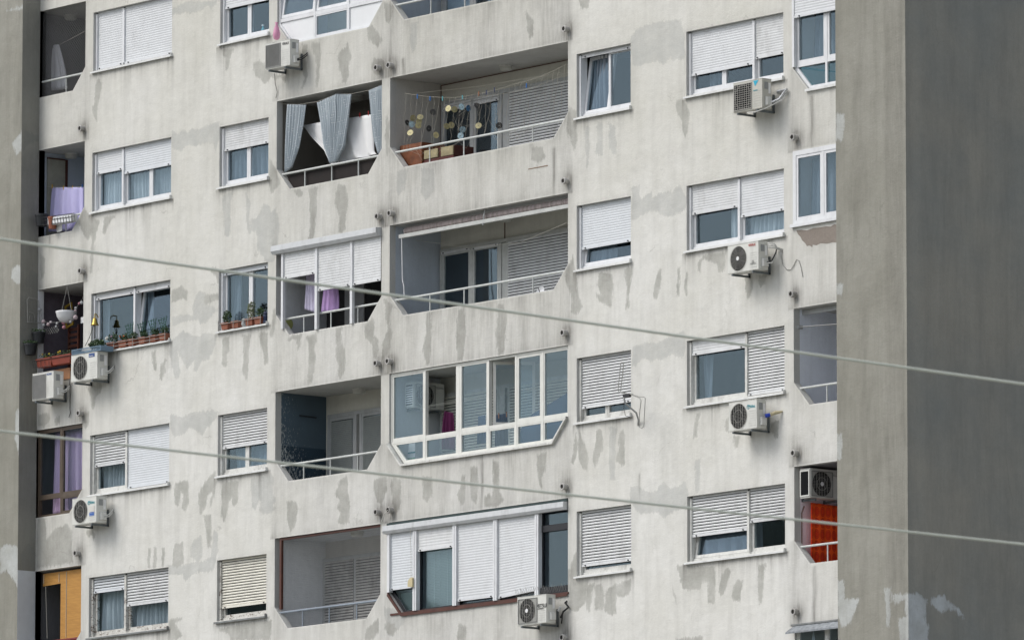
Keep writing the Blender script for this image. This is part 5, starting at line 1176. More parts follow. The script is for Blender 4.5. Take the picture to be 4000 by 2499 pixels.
t = thing('bamboo_blind', 'orange bamboo roller blind in the lowest far left loggia', 'blind', (-14.2, yb, TB(4)-1.9)); b.build('slat_mat', BAM, t)
b = MB(); 
for x, y in ((288,1080),(388,1070),(437,1060)): p = at('C', x, y, yb-.012); b.tube([p, p+Vector((0,0,-.18 if x < 430 else -1.3))], .006, 5)
b.tube([at('C',300,1160,.1), at('C',310,1500,.1)], .005, 5); b.build('cord', STRING, t)
# orange red cloth
def red():
    m, nt, p = newmat('red patterned cloth'); g = nt.nodes.new('ShaderNodeNewGeometry'); mp = nd(nt, 'ShaderNodeMapping'); mp.inputs['Scale'].default_value = (0, 7.4, 5.0); nt.links.new(g.outputs['Position'], mp.inputs[0])
    v = nd(nt, 'ShaderNodeTexVoronoi', Scale=1.0); v.inputs['Randomness'].default_value = 0.0; nt.links.new(mp.outputs[0], v.inputs['Vector'])
    d = v.outputs['Distance']; a = ramp(nt, d, .40, .44, 0, 1); a2 = ramp(nt, mth(nt, 'ABSOLUTE', mth(nt, 'SUBTRACT', d, .25)), .0, .05, 1, 0)
    c = mix(nt, a, (.78, .045, .004), (.95, .10, .006)); c = mix(nt, mth(nt, 'MULTIPLY', a2, .6), c, (.42, .02, .004)); rim = ramp(nt, mth(nt, 'ABSOLUTE', mth(nt, 'SUBTRACT', d, .42)), .0, .03, .8, 0); c = mix(nt, rim, c, (.26, .01, .004))
    nt.links.new(c, p.inputs['Base Color']); p.inputs['Roughness'].default_value = .85; return m
xq = 8.06; pa, pb = atx('N', 2088, 350, xq), atx('N', 2400, 350, xq)
tag(drape('hanging_cloth', [(pa.y, pa.z), (pa.y, TB(4)-2.3)], [(1.1, pa.z-.02), (1.1, TB(4)-2.3)], 0, red(), folds=4, amp=.012, plane=lambda x, d, z: (xq+d, x, z)), 'orange red patterned cloth hanging under the loggia air conditioner', 'cloth')
p0, p1 = atx('N', 2015, 440, 7.95), atx('N', 2015, 700, 7.95)
tag(MB().tube([atx('N',2035,380,7.95), p0, (7.95, p0.y, p1.z)], .012, 6).build('wall_pipe', mat('brown tube', (.20,.13,.11), .6)), 'thin brown pipe running down the pinkish wall beside the orange red cloth', 'pipe')

# ---- awning roll with crank rod in the second wide loggia
t = thing('awning', 'rolled striped awning with white front bar under the ceiling of a wide loggia', 'awning', (-1, .2, TB(2)-.3)); T2_ = TB(2)
AWF = mat('striped awning cloth', (.34, .29, .28), .9, var=.45, scale=14, stretch=(1.2, 1, .1))
MB().lathe((-3.42, .20, T2_-.12), [(.07, 0), (.07, 5.04)], 14, 'x').build('fabric_roll', AWF, t)
MB().prism([(-3.45, T2_-.255), (-3.45, T2_-.205), (1.62, T2_-.205), (1.62, T2_-.255)], .05, .12).build('front_bar', MATS['pale grey frame'], t, bevel=.01)
p = at('H', 745, 265, .1); b = MB(); b.tube([(p.x, .1, T2_-.02), (p.x+.02, .06, T2_-.12), (p.x-.01, .06, T2_-.30)], .014, 6); b.build('arm', GREYF, t)
rod = [at('H', x, y, .12) for x, y in ((131,425),(134,600),(137,745),(147,790),(150,855))]
MB().tube(rod, .011, 8).build('crank_rod', WHITE, t)
tag(MB().tube([atx('H',232,450,-3.66), at('H',620,505,.7), at('H',1000,470,.3), at('H',1360,318,.14)], .003, 5).build('washing_line', STRING), 'thin washing line across the loggia with the rolled awning', 'line')
p = at('H', 1165, 815, .5); b = MB(); b.lathe((0,0,0), [(.001,0),(.10,.02),(.16,.06)], 18, 'z', cap=False); b.T = None
vs = [Matrix.Translation((p.x, .5, TB(2)-1.66)) @ Matrix.Scale(.75, 4) @ Matrix.Rotation(R(70), 4, 'X') @ Matrix.Rotation(R(0), 4, 'Y') @ v for v in b.v]; b.v = vs
t = thing('satellite_dish', 'small white satellite dish standing behind the rail of the awning loggia', 'satellite dish', (p.x, .5, p.z-.1)); b.build('dish', WHITE, t, solid=.005); MB().tube([(p.x,.52,TB(2)-2.3),(p.x,.52,TB(2)-1.66)], .015, 6).build('mast', GREYF, t); MB().tube([(p.x,.5,TB(2)-1.72),(p.x+.10,.34,TB(2)-1.60)], .008, 5).build('arm', BLACKF, t)

# ---- disc curtain loggia
cols_ = {'gold': mat('gold disc', (.40,.36,.20), .35, metal=.4, var=.3, scale=25), 'silver blue': mat('silver disc', (.30,.42,.48), .55, metal=0, var=.5, scale=30), 'dark': mat('dark disc', (.05,.05,.05), .4), 'blue': mat('blue disc', (.06,.16,.30), .25, metal=.5)}
DISC = [(474,802,'gold',0),(520,808,'gold',50),(572,789,'silver blue',0),(624,800,'blue',75),(556,855,'dark',40),(362,829,'dark',10),(267,865,'gold',30),(214,872,'gold',60),(205,918,'silver blue',20),(258,898,'gold',40),(254,927,'gold',20),(174,908,'dark',72),(193,980,'gold',10),
        (331,950,'dark',70),(462,933,'gold',55),(498,925,'gold',55),(580,958,'silver blue',50),(566,1003,'silver blue',10),(384,998,'gold',5),(697,928,'gold',15),(850,928,'dark',25),(688,780,'dark',50)]
yd = .10; DISC.sort(key=lambda d: d[0])
for i, (x, y, cn, rot) in enumerate(DISC):
    p = at('G', x, y, yd+random.uniform(-.02, .03)); T = Matrix.Translation(p) @ Matrix.Rotation(R(20+rot), 4, 'Z') @ Matrix.Rotation(R(random.uniform(-25, 25)), 4, 'X')
    b = MB(T); n = 24; vs = []; 
    for yy in (-.0012, .0012):
        for rr in (.061, .008): vs += [(rr*math.cos(2*math.pi*j/n), yy, rr*math.sin(2*math.pi*j/n)) for j in range(n)]
    fs = []
    for j in range(n):
        q = (j+1) % n; fs += [(j,q,n+q,n+j), (2*n+j,3*n+j,3*n+q,2*n+q), (j,2*n+j,2*n+q,q), (n+j,n+q,3*n+q,3*n+j)]
    b.add(vs, fs); tag(b.build('hanging_disc', cols_[cn]), f'{cn} compact disc, {ORD[i]} from the left of the discs strung in the loggia', 'disc', 'compact discs strung across the loggia')
b = MB(); yl = .12
line = [(155,690),(300,712),(420,720),(520,722),(640,705),(760,680),(880,650),(960,625),(1050,600),(1150,570),(1260,520),(1360,470)]
L0 = [at('G', x, y, yl) for x, y in line]; b.tube(L0, .0035, 4)
b.tube([at('G', x, y, .3) for x, y in ((235,690),(700,640),(1000,590),(1360,530))], .0025, 4); b.tube([at('G', x, y, .05) for x, y in ((480,745),(900,690),(1100,650),(1360,545))], .0025, 4)
r_ = random.Random(3)
zr = TB(1)-1.42
for i in range(30):
    u = i/29; x = 165+u*1170; yl0 = np.interp(x, [q[0] for q in line], [q[1] for q in line]); a = at('G', x, yl0, yl)
    xe = x-r_.uniform(10, 60)+(r_.uniform(-50, 10) if x > 800 else 0); e = at('G', xe, 800, .07); e.z = zr
    pp = [a]
    for q in range(1, 7): f = q/7; pp.append(Vector((a.x+(e.x-a.x)*f+r_.uniform(-.02,.02), a.y+(e.y-a.y)*f+r_.uniform(-.02,.02), a.z+(e.z-a.z)*f)))
    pp.append(e); b.tube(pp, .0024, 4)
for i in range(46):
    x = r_.uniform(560, 1340); y0 = np.interp(x, [q[0] for q in line], [q[1] for q in line]); a = at('G', x, y0+r_.uniform(0, 260), yl); e = at('G', x+r_.uniform(-120, 120), y0+r_.uniform(120, 400), .08)
    if e.x > 1.55: e.x = 1.5
    e.z = max(e.z, TB(1)-CHB+.05); a.z = max(a.z, TB(1)-CHB+.1)
    mid = (a+e)/2+Vector((r_.uniform(-.05,.05), 0, r_.uniform(-.1, .03))); b.tube([a, mid, e], .0016, 3)
for i in range(16):
    x = -3.3+r_.uniform(0, 4.6); b.tube([(x,.06,zr), (x+r_.uniform(.1,.4),.05,zr-r_.uniform(.12,.26)), (x+r_.uniform(.4,.8),.06,zr)], .002, 3)
tag(b.build('string_web', mat('net string', (.34,.32,.27), .8)), 'tangled web of strings carrying old discs across a wide loggia', 'strings')
for i, (x, y, cn) in enumerate(((247,712,'blue'),(341,728,'blue'),(433,728,'teal'),(580,720,'teal'),(700,692,'brown'),(757,682,'dark'),(816,662,'dark'),(1052,632,'blue'))):
    p = at('G', x, y, yl); cc = {'blue': (.03,.14,.40), 'teal': (.10,.35,.38), 'brown': (.28,.12,.06), 'dark': (.04,.05,.10)}[cn]
    tag(MB().box(p.x-.010, p.x+.010, p.y-.008, p.y+.008, p.z-.045, p.z+.04).build('clothes_peg', mat(cn+' peg', cc, .5)), f'{cn} peg, {ORD[i]} from the left on the disc loggia line', 'peg', 'pegs on the disc loggia line')
# cabinet
WOODO = mat('orange brown wood', (.20, .065, .025), .6, var=.3, scale=8, dirt=.2); PALEB = mat('yellowed panel', (.40, .34, .20), .7, var=.25, scale=10, dirt=.3)
a = at('G', 118, 1040, .25); e = at('G', 543, 1060, .9); zt = az('G', 118, 1035, .18)
t = thing('old_cabinet', 'orange brown wooden cabinet with yellowed broken drawers behind the rail', 'cabinet', (-3.0, .5, TB(1)-2.62)); zf = TB(1)-2.62; zc = zr+.14
MB().box(-3.62, -3.6, .2, .75, zf, zc).build('side_panel', WOODO, t); MB().box(-2.98, -2.96, .2, .75, zf, zc).build('side_panel', WOODO, t); MB().box(-3.599, -2.981, .2, .749, zc-.02, zc).build('top', WOODO, t)
MB().box(-3.6, -2.98, .2, .22, zf, zc-.021).build('front', WOODO, t); MB().box(-3.599, -2.981, .7, .74, zf, zc-.021).build('back', WOODO, t)
t = thing('old_drawer_unit', 'low unit with yellowed drawer fronts beside the orange brown cabinet', 'drawers', (-2.4, .5, zf)); 
MB().box(-2.95, -2.05, .26, .72, zf, zr-.02).build('carcass', mat('dark interior wood', (.07,.02,.015), .7), t); MB().box(-2.93, -2.52, .235, .258, zr-.19, zr-.03).build('drawer', PALEB, t); MB().box(-2.42, -2.06, .235, .258, zr-.20, zr-.03).build('drawer', PALEB, t)
MB().box(-2.95, -2.05, .24, .258, zr-.30, zr-.21).build('drawer_rail', mat('red wood', (.11,.03,.025), .6), t)
# things in the cream glazed loggia
tag(drape('garment', pts('I', [(440,575),(430,640),(428,720)], .5)+pts('I', [(430,860)], .5), pts('I', [(518,590),(520,640),(520,720)], .5)+pts('I', [(520,860)], .5), .5, mat('plum cloth', (.10,.01,.06), .9), folds=4, amp=.025), 'plum garment drying in the open bay of the cream glazed loggia', 'garment')
tag(rectd('garment', ax('I',690,600,.4), ax('I',752,600,.4), az('I',700,615,.4), az('I',700,820,.4), .4, mat('denim blue cloth', (.05,.09,.17), .9), folds=3, amp=.02), 'denim blue garment drying behind the third pane of the cream glazed loggia', 'garment')
tag(rectd('garment', ax('I',820,600,.4), ax('I',915,600,.4), az('I',860,600,.4), az('I',860,830,.4), .4, mat('navy cloth', (.015,.02,.05), .9), folds=4, amp=.02), 'navy garment pegged behind the open casement of the cream glazed loggia', 'garment')
for i, (x, y) in enumerate(((848,610),(906,600))): p = at('I', x, y, .38); tag(MB().box(p.x-.009, p.x+.009, .37, .385, p.z-.05, p.z+.05).build('clothes_peg', mat('orange peg', (.45,.15,.04), .5)), ('left','right')[i]+' orange peg on the navy garment', 'peg', 'orange pegs on the navy garment')
b = MB(); X1 = [ax('I', x, 600, .5) for x in (1000, 1100, 1220, 1358)]; zs_ = TB(3)
b.prism([(X1[0]+.0, zs_-1.7), (X1[0]+.05, zs_-1.33), (X1[1], zs_-1.08), (X1[2], zs_-.95), (1.58, zs_-.62), (1.58, zs_-1.7)], .5, .62)
tag(b.build('hill_reflection_shape', mat('deep blue reflection', (.02,.05,.10), .8), bevel=.02), 'deep blue shape of a reflection behind the right panes of the cream glazed loggia', 'reflection shape')  # dark solid built in place of a hill reflected in the panes
p = at('I', 215, 870, .3); t = thing('detergent_bag', 'white and teal bag in the lower left corner of the cream glazed loggia', 'bag', (p.x, .3, p.z-.3)); MB().prism([(p.x-.11,p.z-.35),(p.x+.10,p.z-.35),(p.x+.10,p.z+.08),(p.x+.07,p.z+.20),(p.x-.07,p.z+.19),(p.x-.11,p.z+.06)], .27, .36).build('bag', WHITE, t); MB().box(p.x-.112, p.x+.102, .262, .269, p.z-.05, p.z-.02).build('stripe', mat('teal stripe', (.02,.18,.2), .5), t); MB().box(p.x-.112, p.x+.102, .262, .269, p.z-.30, p.z-.13).build('print', mat('green print', (.15,.36,.2), .5), t)
b = MB(); 
for d in (0, .12): b.tube([(-3.6,.5+d,TB(3)-.62), (1.6,.5+d,TB(3)-.58)], .004, 5)
tag(b.build('washing_line', STRING), 'twin washing lines stretched inside the cream glazed loggia', 'line')
p = at('J', 235, 1025, -.05); t = thing('cord_winder', 'yellowed cord winder with its pull cord on the leftmost shutter of the brown framed glazing', 'winder', (p.x, -.06, p.z-.07))
MB().prism([(p.x-.07+.0,p.z-.07),(p.x+.06,p.z-.08),(p.x+.06,p.z+.09),(p.x,p.z+.08),(p.x-.055,p.z+.04),(p.x-.07,p.z)], -.09, -.05).build('body', mat('yellowed plastic', (.55,.47,.28), .5), t, bevel=.006)
MB().tube([at('J',222,570,-.11), at('J',228,760,-.08), (p.x+.01,-.075,p.z+.08)], .004, 5).build('cord', STRING, t)
# bottle and net bag up top
p = at('D', 412, 205, .18); t = thing('bottle', 'turquoise spray bottle inside the topmost narrow window', 'bottle', (p.x, .22, TW(0)-WH+.06)); b = MB(); z0 = TW(0)-WH+.06; b.lathe((p.x,.24,z0), [(.035,0),(.035,.10),(.015,.14),(.012,.17)], 12); b.build('body', mat('turquoise plastic', (.05,.45,.55), .4), t); MB().box(p.x-.03, p.x+.015, .225, .255, z0+.17, z0+.20).build('spray_head', WHT, t)
cc = [mat('pink plastic', (.62,.28,.42), .5, var=.2, scale=60), mat('blue plastic film', (.20,.32,.55), .5)]
p = at('D', 530, 240, -.2); b = MB(); b.lathe((p.x, -.2, p.z-.12), [(.02,-.03),(.06,0),(.075,.08),(.05,.2),(.02,.27),(.04,.31)], 10)
tag(b.build('net_bag', cc[0], smooth=True), 'pink and white striped bag hanging above the topmost outdoor unit', 'bag')

# ---- TV antenna on the wall
t = thing('antenna', 'bent wire TV antenna with two loops in front of a closed shutter', 'antenna', at('M', 555, 680, 0)); ya = -.42
arm = [at('M', 553, 682, -.0), at('M', 555, 640, -.06), at('M', 540, 590, -.18), at('M', 500, 555, -.28), at('M', 460, 520, -.36), at('M', 447, 480, -.42)]
MB().tube(arm, .017, 8).build('mast', GREYF, t, smooth=True)
MB().tube([at('M', 425, 440, ya), at('M', 515, 455, ya)], .012, 6).build('boom', WIREM, t)
c1 = at('M', 470, 462, ya); MB().box(c1.x-.08, c1.x+.09, ya-.03, ya+.03, c1.z-.025, c1.z+.025).build('junction_box', BLACKF, t)
lp1 = [(430,440),(408,432),(404,425),(425,230),(433,216),(443,220),(446,236),(424,430)]; MB().tube([at('M', x, y, ya) for x, y in lp1], .008, 6).build('loop', WIREM, t)
lp2 = [(512,456),(560,470),(598,472),(606,482),(595,690),(580,703),(565,695),(563,600),(575,500),(565,480),(515,460)]; MB().tube([at('M', x, y, ya) for x, y in lp2], .008, 6).build('loop', WIREM, t)
MB().tube([at('M', x, y, ya+.1) for x, y in ((450,500),(448,560),(460,610),(490,620))], .005, 5).build('lead_wire', HOSEB, t)

# ---- plants and pots
def leaves(b, c, rx, ry, rz, n, s, seed):
    r = random.Random(seed)
    for _ in range(n):
        while True:
            q = Vector((r.uniform(-1,1), r.uniform(-1,1), r.uniform(-1,1)))
            if q.length < 1: break
        p = Vector(c)+Vector((q.x*rx, q.y*ry, q.z*rz)); d = Vector((r.uniform(-1,1), r.uniform(-1,1), r.uniform(-.4,1))).normalized(); e = d.orthogonal().normalized()*s*.35
        b.add([p-d*s*.5, p+e, p+d*s*.5, p-e], [(0,1,2,3)])
def pot(x, y, z, w_, d_, h, m, label, group, plant=None, seed=1, round_=False, leafm=None, hh=.16, flowers=None, name='flower_pot', n=150):
    t = thing(name, label, 'flower pot' if name == 'flower_pot' else 'planter', (x, y, z), group); b = MB()
    if round_: b.lathe((x, y, z), [(w_*.36,0),(w_*.46,h*.85),(w_*.5,h*.85),(w_*.5,h),(w_*.46,h),(w_*.44,h*.9)], 18)
    else:
        a, e = w_/2, d_/2; q = .84
        b.add([(x-a*q,y-e*q,z),(x+a*q,y-e*q,z),(x+a*q,y+e*q,z),(x-a*q,y+e*q,z),(x-a,y-e,z+h),(x+a,y-e,z+h),(x+a,y+e,z+h),(x-a,y+e,z+h)], [(0,1,5,4),(1,2,6,5),(2,3,7,6),(3,0,4,7),(3,2,1,0),(4,5,6,7)])
        b.box(x-a-.008, x+a+.008, y-e-.008, y-e+.006, z+h*.82, z+h+.004); b.box(x+a-.006, x+a+.008, y-e+.0065, y+e, z+h*.82, z+h+.004)
    b.build('pot', m, t)
    if plant:
        b = MB(); leaves(b, (x, y, z+h+hh*.5), w_*.5, d_*.6, hh*.55, n, .035, seed)
        for i in range(5): xx = x+w_*.3*(i/2-1); b.tube([(xx*.5+x*.5, y, z+h*.8), (xx, y, z+h+hh*.8)], .003, 4)
        b.build('foliage', leafm or LEAF, t)
    if flowers:
        b = MB(); r = random.Random(seed+9)
        for _ in range(flowers[1]): leaves(b, (x+r.uniform(-.45,.45)*w_, y-.03, z+h+hh*r.uniform(.4,1)), .02, .02, .02, 10, .03, r.randint(0, 999))
        b.build('flower', flowers[0], t)
    return t
zs1 = TW(2)-WH+.004; xs1 = [ax('B', x, 1060, -.0) for x in (833, 920, 985, 1062, 1142, 1215)]
PINK = mat('pink petals', (.65,.40,.55), .7); ORG = mat('orange petals', (.6,.14,.03), .7); YEL = mat('yellow petals', (.65,.48,.03), .7); WPET = mat('white petals', (.7,.7,.66), .7)
fl = [(PINK,1),(ORG,2),None,None,None,None]
for i, x in enumerate(xs1): pot(x, .0, zs1-.01, .26 if i < 2 else .20, .13, .13, TERRA, f'{ORD[i]} terracotta pot from the left on the sill above the blue badged unit', 'terracotta pots on the left window sill', True, i, hh=.14 if i > 0 else .20, flowers=fl[i], n=130)
for i, (xx, yy) in enumerate(((935,880),(1025,870),(1105,845),(1180,835))):
    a0 = at('B', xx+30, 980, -.02); z1 = az('B', xx, yy, -.02); b = MB(); base = Vector((a0.x, -.02, zs1+.11))
    for j in range(4): f = (j-1.5)/1.5; b.tube([base+Vector((f*.025,0,0)), Vector((a0.x-.05+f*.13, -.02, z1+.02*f))], .008, 4)
    for j in range(4): hgt = .3+.2*j; wd = .03+hgt*.12; zc = base.z+(z1-base.z)*hgt; xc = a0.x-.05*hgt; b.tube([(xc-wd,-.025,zc-.01),(xc+wd,-.025,zc+.01)], .0065, 4)
    tag(b.build('plant_trellis', mat('dark green plastic', (.015,.07,.05), .5)), f'{ORD[i]} green fan trellis from the left on the left window sill', 'trellis', 'green fan trellises in the sill pots')
b = MB(); b.tube([(xs1[0]-.15,-.085,zs1+.10),(xs1[-1]+.14,-.085,zs1+.10)], .005, 5); b.tube([(xs1[0]-.15,-.085,zs1+.03),(xs1[-1]+.14,-.085,zs1+.03)], .005, 5)
for x in (xs1[0]+.15, xs1[2]+.08, xs1[4]-.05, xs1[-1]+.12): b.tube([(x,-.085,zs1-.03),(x,-.085,zs1+.18)], .006, 5)
tag(b.build('pot_guard', WIREM), 'wire guard holding the terracotta pots on the left window sill', 'guard')
zs2 = TW(2)-WH+.004; xs2 = [ax('E', x, 890, -.0) for x in (163, 240, 343, 408)]
for i, x in enumerate(xs2): pot(x, .0, zs2-.01, .22, .13, .13, TERRA, f'{ORD[i]} terracotta pot from the left on the narrow herb window sill', 'terracotta pots on the narrow window sill', i != 1, 20+i, hh=(.24,.1,.34,.20)[i], leafm=LEAF2 if i == 2 else LEAF, n=(260,30,260,160)[i])
b = MB(); b.tube([(xs2[0]-.17,-.085,zs2+.10),(xs2[-1]+.14,-.085,zs2+.10)], .005, 5)
for x in (xs2[0]-.17, xs2[1]-.02, xs2[2], xs2[-1]+.12): b.tube([(x,-.085,zs2-.03),(x,-.085,zs2+.17)], .006, 5)
tag(b.build('pot_guard', WIREM), 'wire guard in front of the herb pots on the narrow window sill', 'guard')
p = at('E', 290, 880, -.02); tag(MB().lathe((p.x,-.03,zs2), [(.03,0),(.045,.03),(.04,.1),(.03,.11),(.045,.13),(.02,.15)], 10).build('glass_jar', mat('cloudy jar', (.4,.42,.42), .2)), 'clear jar between the herb pots on the narrow window sill', 'jar')
p = at('E', 455, 830, 0); t = thing('lantern', 'dark blue lantern at the right end of the narrow herb window sill', 'lantern', (p.x-.03, .0, zs2)); MB().lathe((p.x-.03,.0,zs2), [(.05,0),(.05,.02),(.035,.04),(.045,.12),(.03,.17),(.05,.18),(.02,.22)], 10).build('body', mat('navy metal', (.01,.02,.06), .4), t); MB().tube([(p.x-.07,0,zs2+.18),(p.x-.03,0,zs2+.27),(p.x+.01,0,zs2+.18)], .004, 4).build('handle', BLACKF, t)
# blue crate with plants on the blue badged unit
t_, X, Zb, W, H, yf, Dm = info[1]; zc = Zb+H+.004
t = thing('plastic_crate', 'blue plastic crate lying on the blue badged outdoor unit', 'crate', (X+W/2, yf+.16, zc)); CR = mat('blue grey crate', (.16,.24,.32), .6, var=.15)
b = MB(); b.rect_ring(X+.03, X+W+.12, zc, zc+.10, .012, yf-.01, yf+.0); 
for i in range(26): xx = X+.05+(W+.04)*i/25; b.box(xx-.006, xx+.006, yf-.008, yf-.002, zc+.012, zc+.088)
b.build('slatted_front', CR, t); b = MB(); b.box(X+W+.11, X+W+.12, yf+.0005, yf+.30, zc, zc+.10); b.box(X+.03, X+.04, yf+.0005, yf+.30, zc, zc+.10); b.build('side', CR, t); MB().box(X+.0405, X+W+.1095, yf+.001, yf+.30, zc, zc+.012).build('base', CR, t); MB().box(X+.0405, X+W+.1095, yf+.29, yf+.30, zc+.0125, zc+.10).build('back', CR, t)
b = MB(); leaves(b, (X+W*.72, yf+.17, zc+.17), .26, .10, .10, 420, .045, 77); tag(b.build('potted_plant', LEAF), 'leafy green plant growing out of the blue crate', 'plant')
b = MB(); q = at('B', 787, 985, yf+.15); leaves(b, q, .03, .03, .04, 24, .04, 5); tag(b.build('white_flower', WPET), 'white lily like flower above the blue crate', 'flower')
b = MB(); 
# bell
p = at('B', 700, 870, -.12); t = thing('brass_bell', 'brass bell with hanging cord on the wall beside the flower pot window', 'bell', (p.x, -.12, p.z-.06)); BR = mat('brass', (.45,.32,.08), .35, metal=.8)
MB().lathe((p.x,-.12,p.z-.05), [(.085,0),(.07,.02),(.05,.06),(.04,.12),(.02,.15)], 18).build('bell_cup', BR, t, smooth=True); MB().tube([(p.x-.05,0,p.z+.12),(p.x-.05,-.06,p.z+.19),(p.x,-.12,p.z+.17),(p.x,-.12,p.z+.1)], .012, 8).build('bracket', BR, t); MB().tube([(p.x,-.12,p.z-.05),(p.x,-.12,p.z-.32)], .012, 6).build('clapper_cord', HOSEB, t)
tag(MB().tube([at('B',695,880,-.1), at('B',660,980,-.2), at('B',628,1042,-.3)], .006, 5).build('stay_wire', HOSEB), 'black stay wire running from the bell down to the crate', 'wire')
# red planters
zr2 = az('B', 400, 1175, -.2)
for i, (xa, xb, pm) in enumerate(((268,385,YEL),(378,523,YEL))):
    a0, a1 = ax('B', xa, 1170, -.2), ax('B', xb, 1170, -.2); pot((a0+a1)/2, -.12, az('B', xa, (1205,1185)[i], -.2), a1-a0, .18, .17, REDBOX, ('left','right')[i]+' red brown planter with yellow flowers hung over the far left rail', 'red brown planters on the rail', True, 50+i, hh=.10, n=80, flowers=(pm, 3), name='planter')
b = MB(); a0 = at('B', 240, 1190, -.2); b.tube([at('B',240,1155,-.22), at('B',523,1110,-.22)], .005, 4); b.tube([at('B',248,1200,-.22), at('B',380,1188,-.22)], .005, 4)
for x in (242, 256, 270, 300, 330, 360): b.tube([at('B',x,1153,-.22), at('B',x+4,1203,-.22)], .004, 4)
tag(b.build('wire_basket', HOSEB), 'black wire basket holding the red brown planters', 'basket')
tag(MB().box(-14.7, -13.9, -.02, .02, zr2-.30, zr2-.08).build('orange_panel', mat('peach board', (.50,.26,.14), .8)), 'peach board on the parapet behind the leftmost outdoor unit', 'board')
# white corner post of that loggia
b = MB(); b.box(FX-.0, FX+.012, .002, .138, TB(2)-CHB-.2, TB(2)-.01); b.build('trim_board', WHITE, L12)
# wall pots, bird swing and lights
for i, (x, y, w_) in enumerate(((280,960,.40),(222,1045,.40))):
    p = atx('B', x, y, FX+.12); t = pot(FX+.14, p.y, p.z-.17, w_*.7, .3, .22, BLACKP, ('upper','lower')[i]+' black pot with trailing plant on the grey pier flank', 'black pots on the pier flank', True, 60+i, round_=True, hh=.07, n=110)
p = atx('B', 240, 780, FX+.05); b = MB(); Xp = FX+.06
def fx(x, y): return atx('B', x, y, Xp)
b.tube([fx(205,865), fx(200,700), fx(215,682), fx(240,690), fx(262,690), fx(285,710), fx(290,860)], .007, 5); b.tube([fx(200,865), fx(300,870)], .008, 5); b.tube([fx(215,790), fx(250,800), fx(258,850)], .005, 5)
for x in (215,235,255,275): b.tube([fx(x,868), fx(x+3,820)], .004, 4)
tag(b.build('plant_hanger', WIREM), 'pale wire hanger shaped like a small swing on the grey pier flank', 'hanger')
BALL = [mat('grey pink ball', (.42,.34,.36), .95), mat('grey ball', (.40,.41,.42), .95), mat('rose ball', (.42,.20,.24), .95), mat('pale ball', (.55,.50,.52), .95)]
t = thing('light_string', 'string of pale cotton ball lights draped across the plant filled loggia', 'string lights', (-14.3, .0, TB(2)-1.3))
balls = [(292,773,30,1),(322,862,32,0),(323,888,24,1),(357,882,28,0),(375,866,20,3),(422,875,22,1),(415,898,20,1),(470,868,32,2),(473,903,30,2),(521,864,22,1),(558,830,36,0),(560,762,22,1),(558,780,20,0),(585,728,20,2),(603,722,26,1)]
b = MB(); b.tube([at('B', x, y, .0) for x, y in ((292,760),(300,800),(322,862),(360,870),(422,866),(480,860),(530,850),(558,820),(562,760),(590,720),(622,670))], .003, 4); b.build('cord', WIREM, t)
for x, y, d, mi in balls:
    p = at('B', x, y, 0.0); r0 = d*.529/2/205; MB().lathe((p.x,.0,p.z), [(r0*math.sin(a)+.0001, -r0*math.cos(a)) for a in [math.pi*j/8 for j in range(9)]], 14).build('ball', BALL[mi], t, smooth=True)
p = at('B', 490, 800, .03); t = thing('hanging_bowl', 'white hanging bowl planter with lacy rim in the plant filled loggia', 'planter', (p.x, .03, p.z-.16))
MB().lathe((p.x,.03,p.z), [(.06,-.19),(.14,-.15),(.19,-.07),(.205,.0),(.215,.035),(.20,.04)], 22).build('bowl', WHITE, t, smooth=True)
b = MB()
for s in (-1, 1): b.tube([(p.x+s*.17,.03,p.z+.03),(p.x+.02,.03,TB(2)-.02)], .004, 4)
b.build('hanging_wire', WIREM, t)
a0, a1 = at('B', 326, 960, .1), at('B', 436, 892, .1); lt = net(None, a0.x, a1.x, a0.z, a1.z, .1, WIREM, step=.075, r=.004, diag=True); lt.name = 'lattice'; WO[lt.name] = lt.location.copy(); tag(lt, 'white diamond lattice inside the plant filled loggia', 'lattice')
p = at('B', 510, 830, .5); b = MB(); b.ring([(p.x-.12,p.z-.22),(p.x+.14,p.z-.16),(p.x+.08,p.z+.30),(p.x-.16,p.z+.24)], .045, .5, .52); b.box(p.x-.10, p.x+.10, .505, .515, p.z+.0, p.z+.04); tag(b.build('yellow_frame', mat('yellow board', (.20,.13,.008), .6)), 'yellow frame hanging behind the white bowl planter', 'frame')
p = at('B', 545, 1000, .6); t = thing('wooden_chair', 'brown wooden slatted chair inside the plant filled loggia', 'chair', (p.x, .6, TB(2)-2.62))
for s in (-.16, .16): MB().box(p.x+s-.02, p.x+s+.02, .58, .62, TB(2)-2.62, p.z+.3).build('post', BROWN, t)
for j in range(5): MB().box(p.x-.14, p.x+.14, .585, .61, p.z-.25+j*.11, p.z-.19+j*.11).build('slat', BROWN, t)
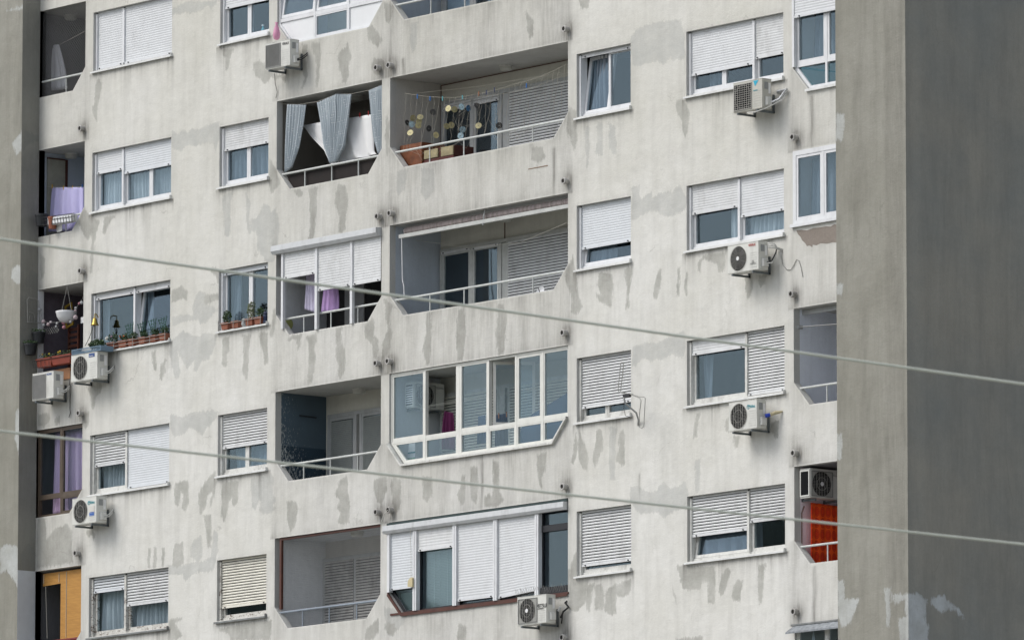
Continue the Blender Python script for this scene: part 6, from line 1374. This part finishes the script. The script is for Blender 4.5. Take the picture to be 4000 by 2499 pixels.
p = at('B', 607, 850, .10); tag(MB().box(p.x-.05, p.x+.05, .1, .12, p.z-.06, p.z+.06).build('small_tag', WHT), 'small white tag hanging at the right edge of the plant filled loggia', 'tag')
# wire planter basket of the lavender sheet loggia
t = thing('balcony_basket', 'wire basket with white trough and small pots on the lavender sheet rail', 'basket', (-14.3, -.12, TB(1)-1.75)); b = MB(); yb_ = -.16
for y_ in (85, 62, 120): b.tube([at('B',270,y_+38 if y_ != 120 else 155,yb_), at('B',548,y_ if y_ != 120 else 120,yb_)], .006, 4)
for i in range(14): x = 275+i*21; b.tube([at('B',x,120-i*3.6,yb_), at('B',x+6,160-i*2.8,yb_)], .005, 4)
b.build('wire_frame', HOSEB, t)
a0, a1 = at('B', 370, 110, -.1), at('B', 545, 85, -.1); MB().prism([(a0.x,a0.z-.12),(a1.x-.03,a1.z-.10),(a1.x,a1.z+.05),(a0.x-.02,a0.z+.03)], -.15, .0).build('trough', WHITE, t)
for x, y, m_, nm in ((308,115,BLACKP,'black_pot'), (388,133,TERRA,'terracotta_pot')): p = at('B', x, y, -.1); r0 = .13 if nm == 'black_pot' else .09; MB().lathe((p.x,-.1,p.z-.12), [(r0*.8,0),(r0,.2),(r0*1.08,.2),(r0*1.08,.24)], 16).build(nm, m_, t)
p = at('B', 430, 160, -.02); b = MB(); b.prism([(p.x-.12,p.z+.08),(p.x+.12,p.z+.10),(p.x+.14,p.z-.10),(p.x-.02,p.z-.12)], -.03, -.02); b.build('hanging_card', SILLW, t)
# clothes in the top right zinc canopy window
q = at('N', 2115, 1490, .12); b = MB(); b.add([(q.x-.1,.12,q.z-.2),(q.x,.12,q.z+.12),(q.x+.1,.12,q.z-.2)], [(0,1,2)]); tag(b.build('curtain', NETW, solid=.002), 'pale curtain tip behind the window under the zinc canopy', 'curtain')

b = MB(); q0, q1 = at('G', 1065, 1249), at('G', 1210, 1224); b.prism([(q0.x,q0.z-.008),(q1.x,q0.z-.010),(q1.x,q0.z+.006),(q0.x,q0.z+.004)], -.006, -.0005); b.build('rusty_strip', mat('rust', (.26,.17,.11), .8, var=.5, scale=30), B)
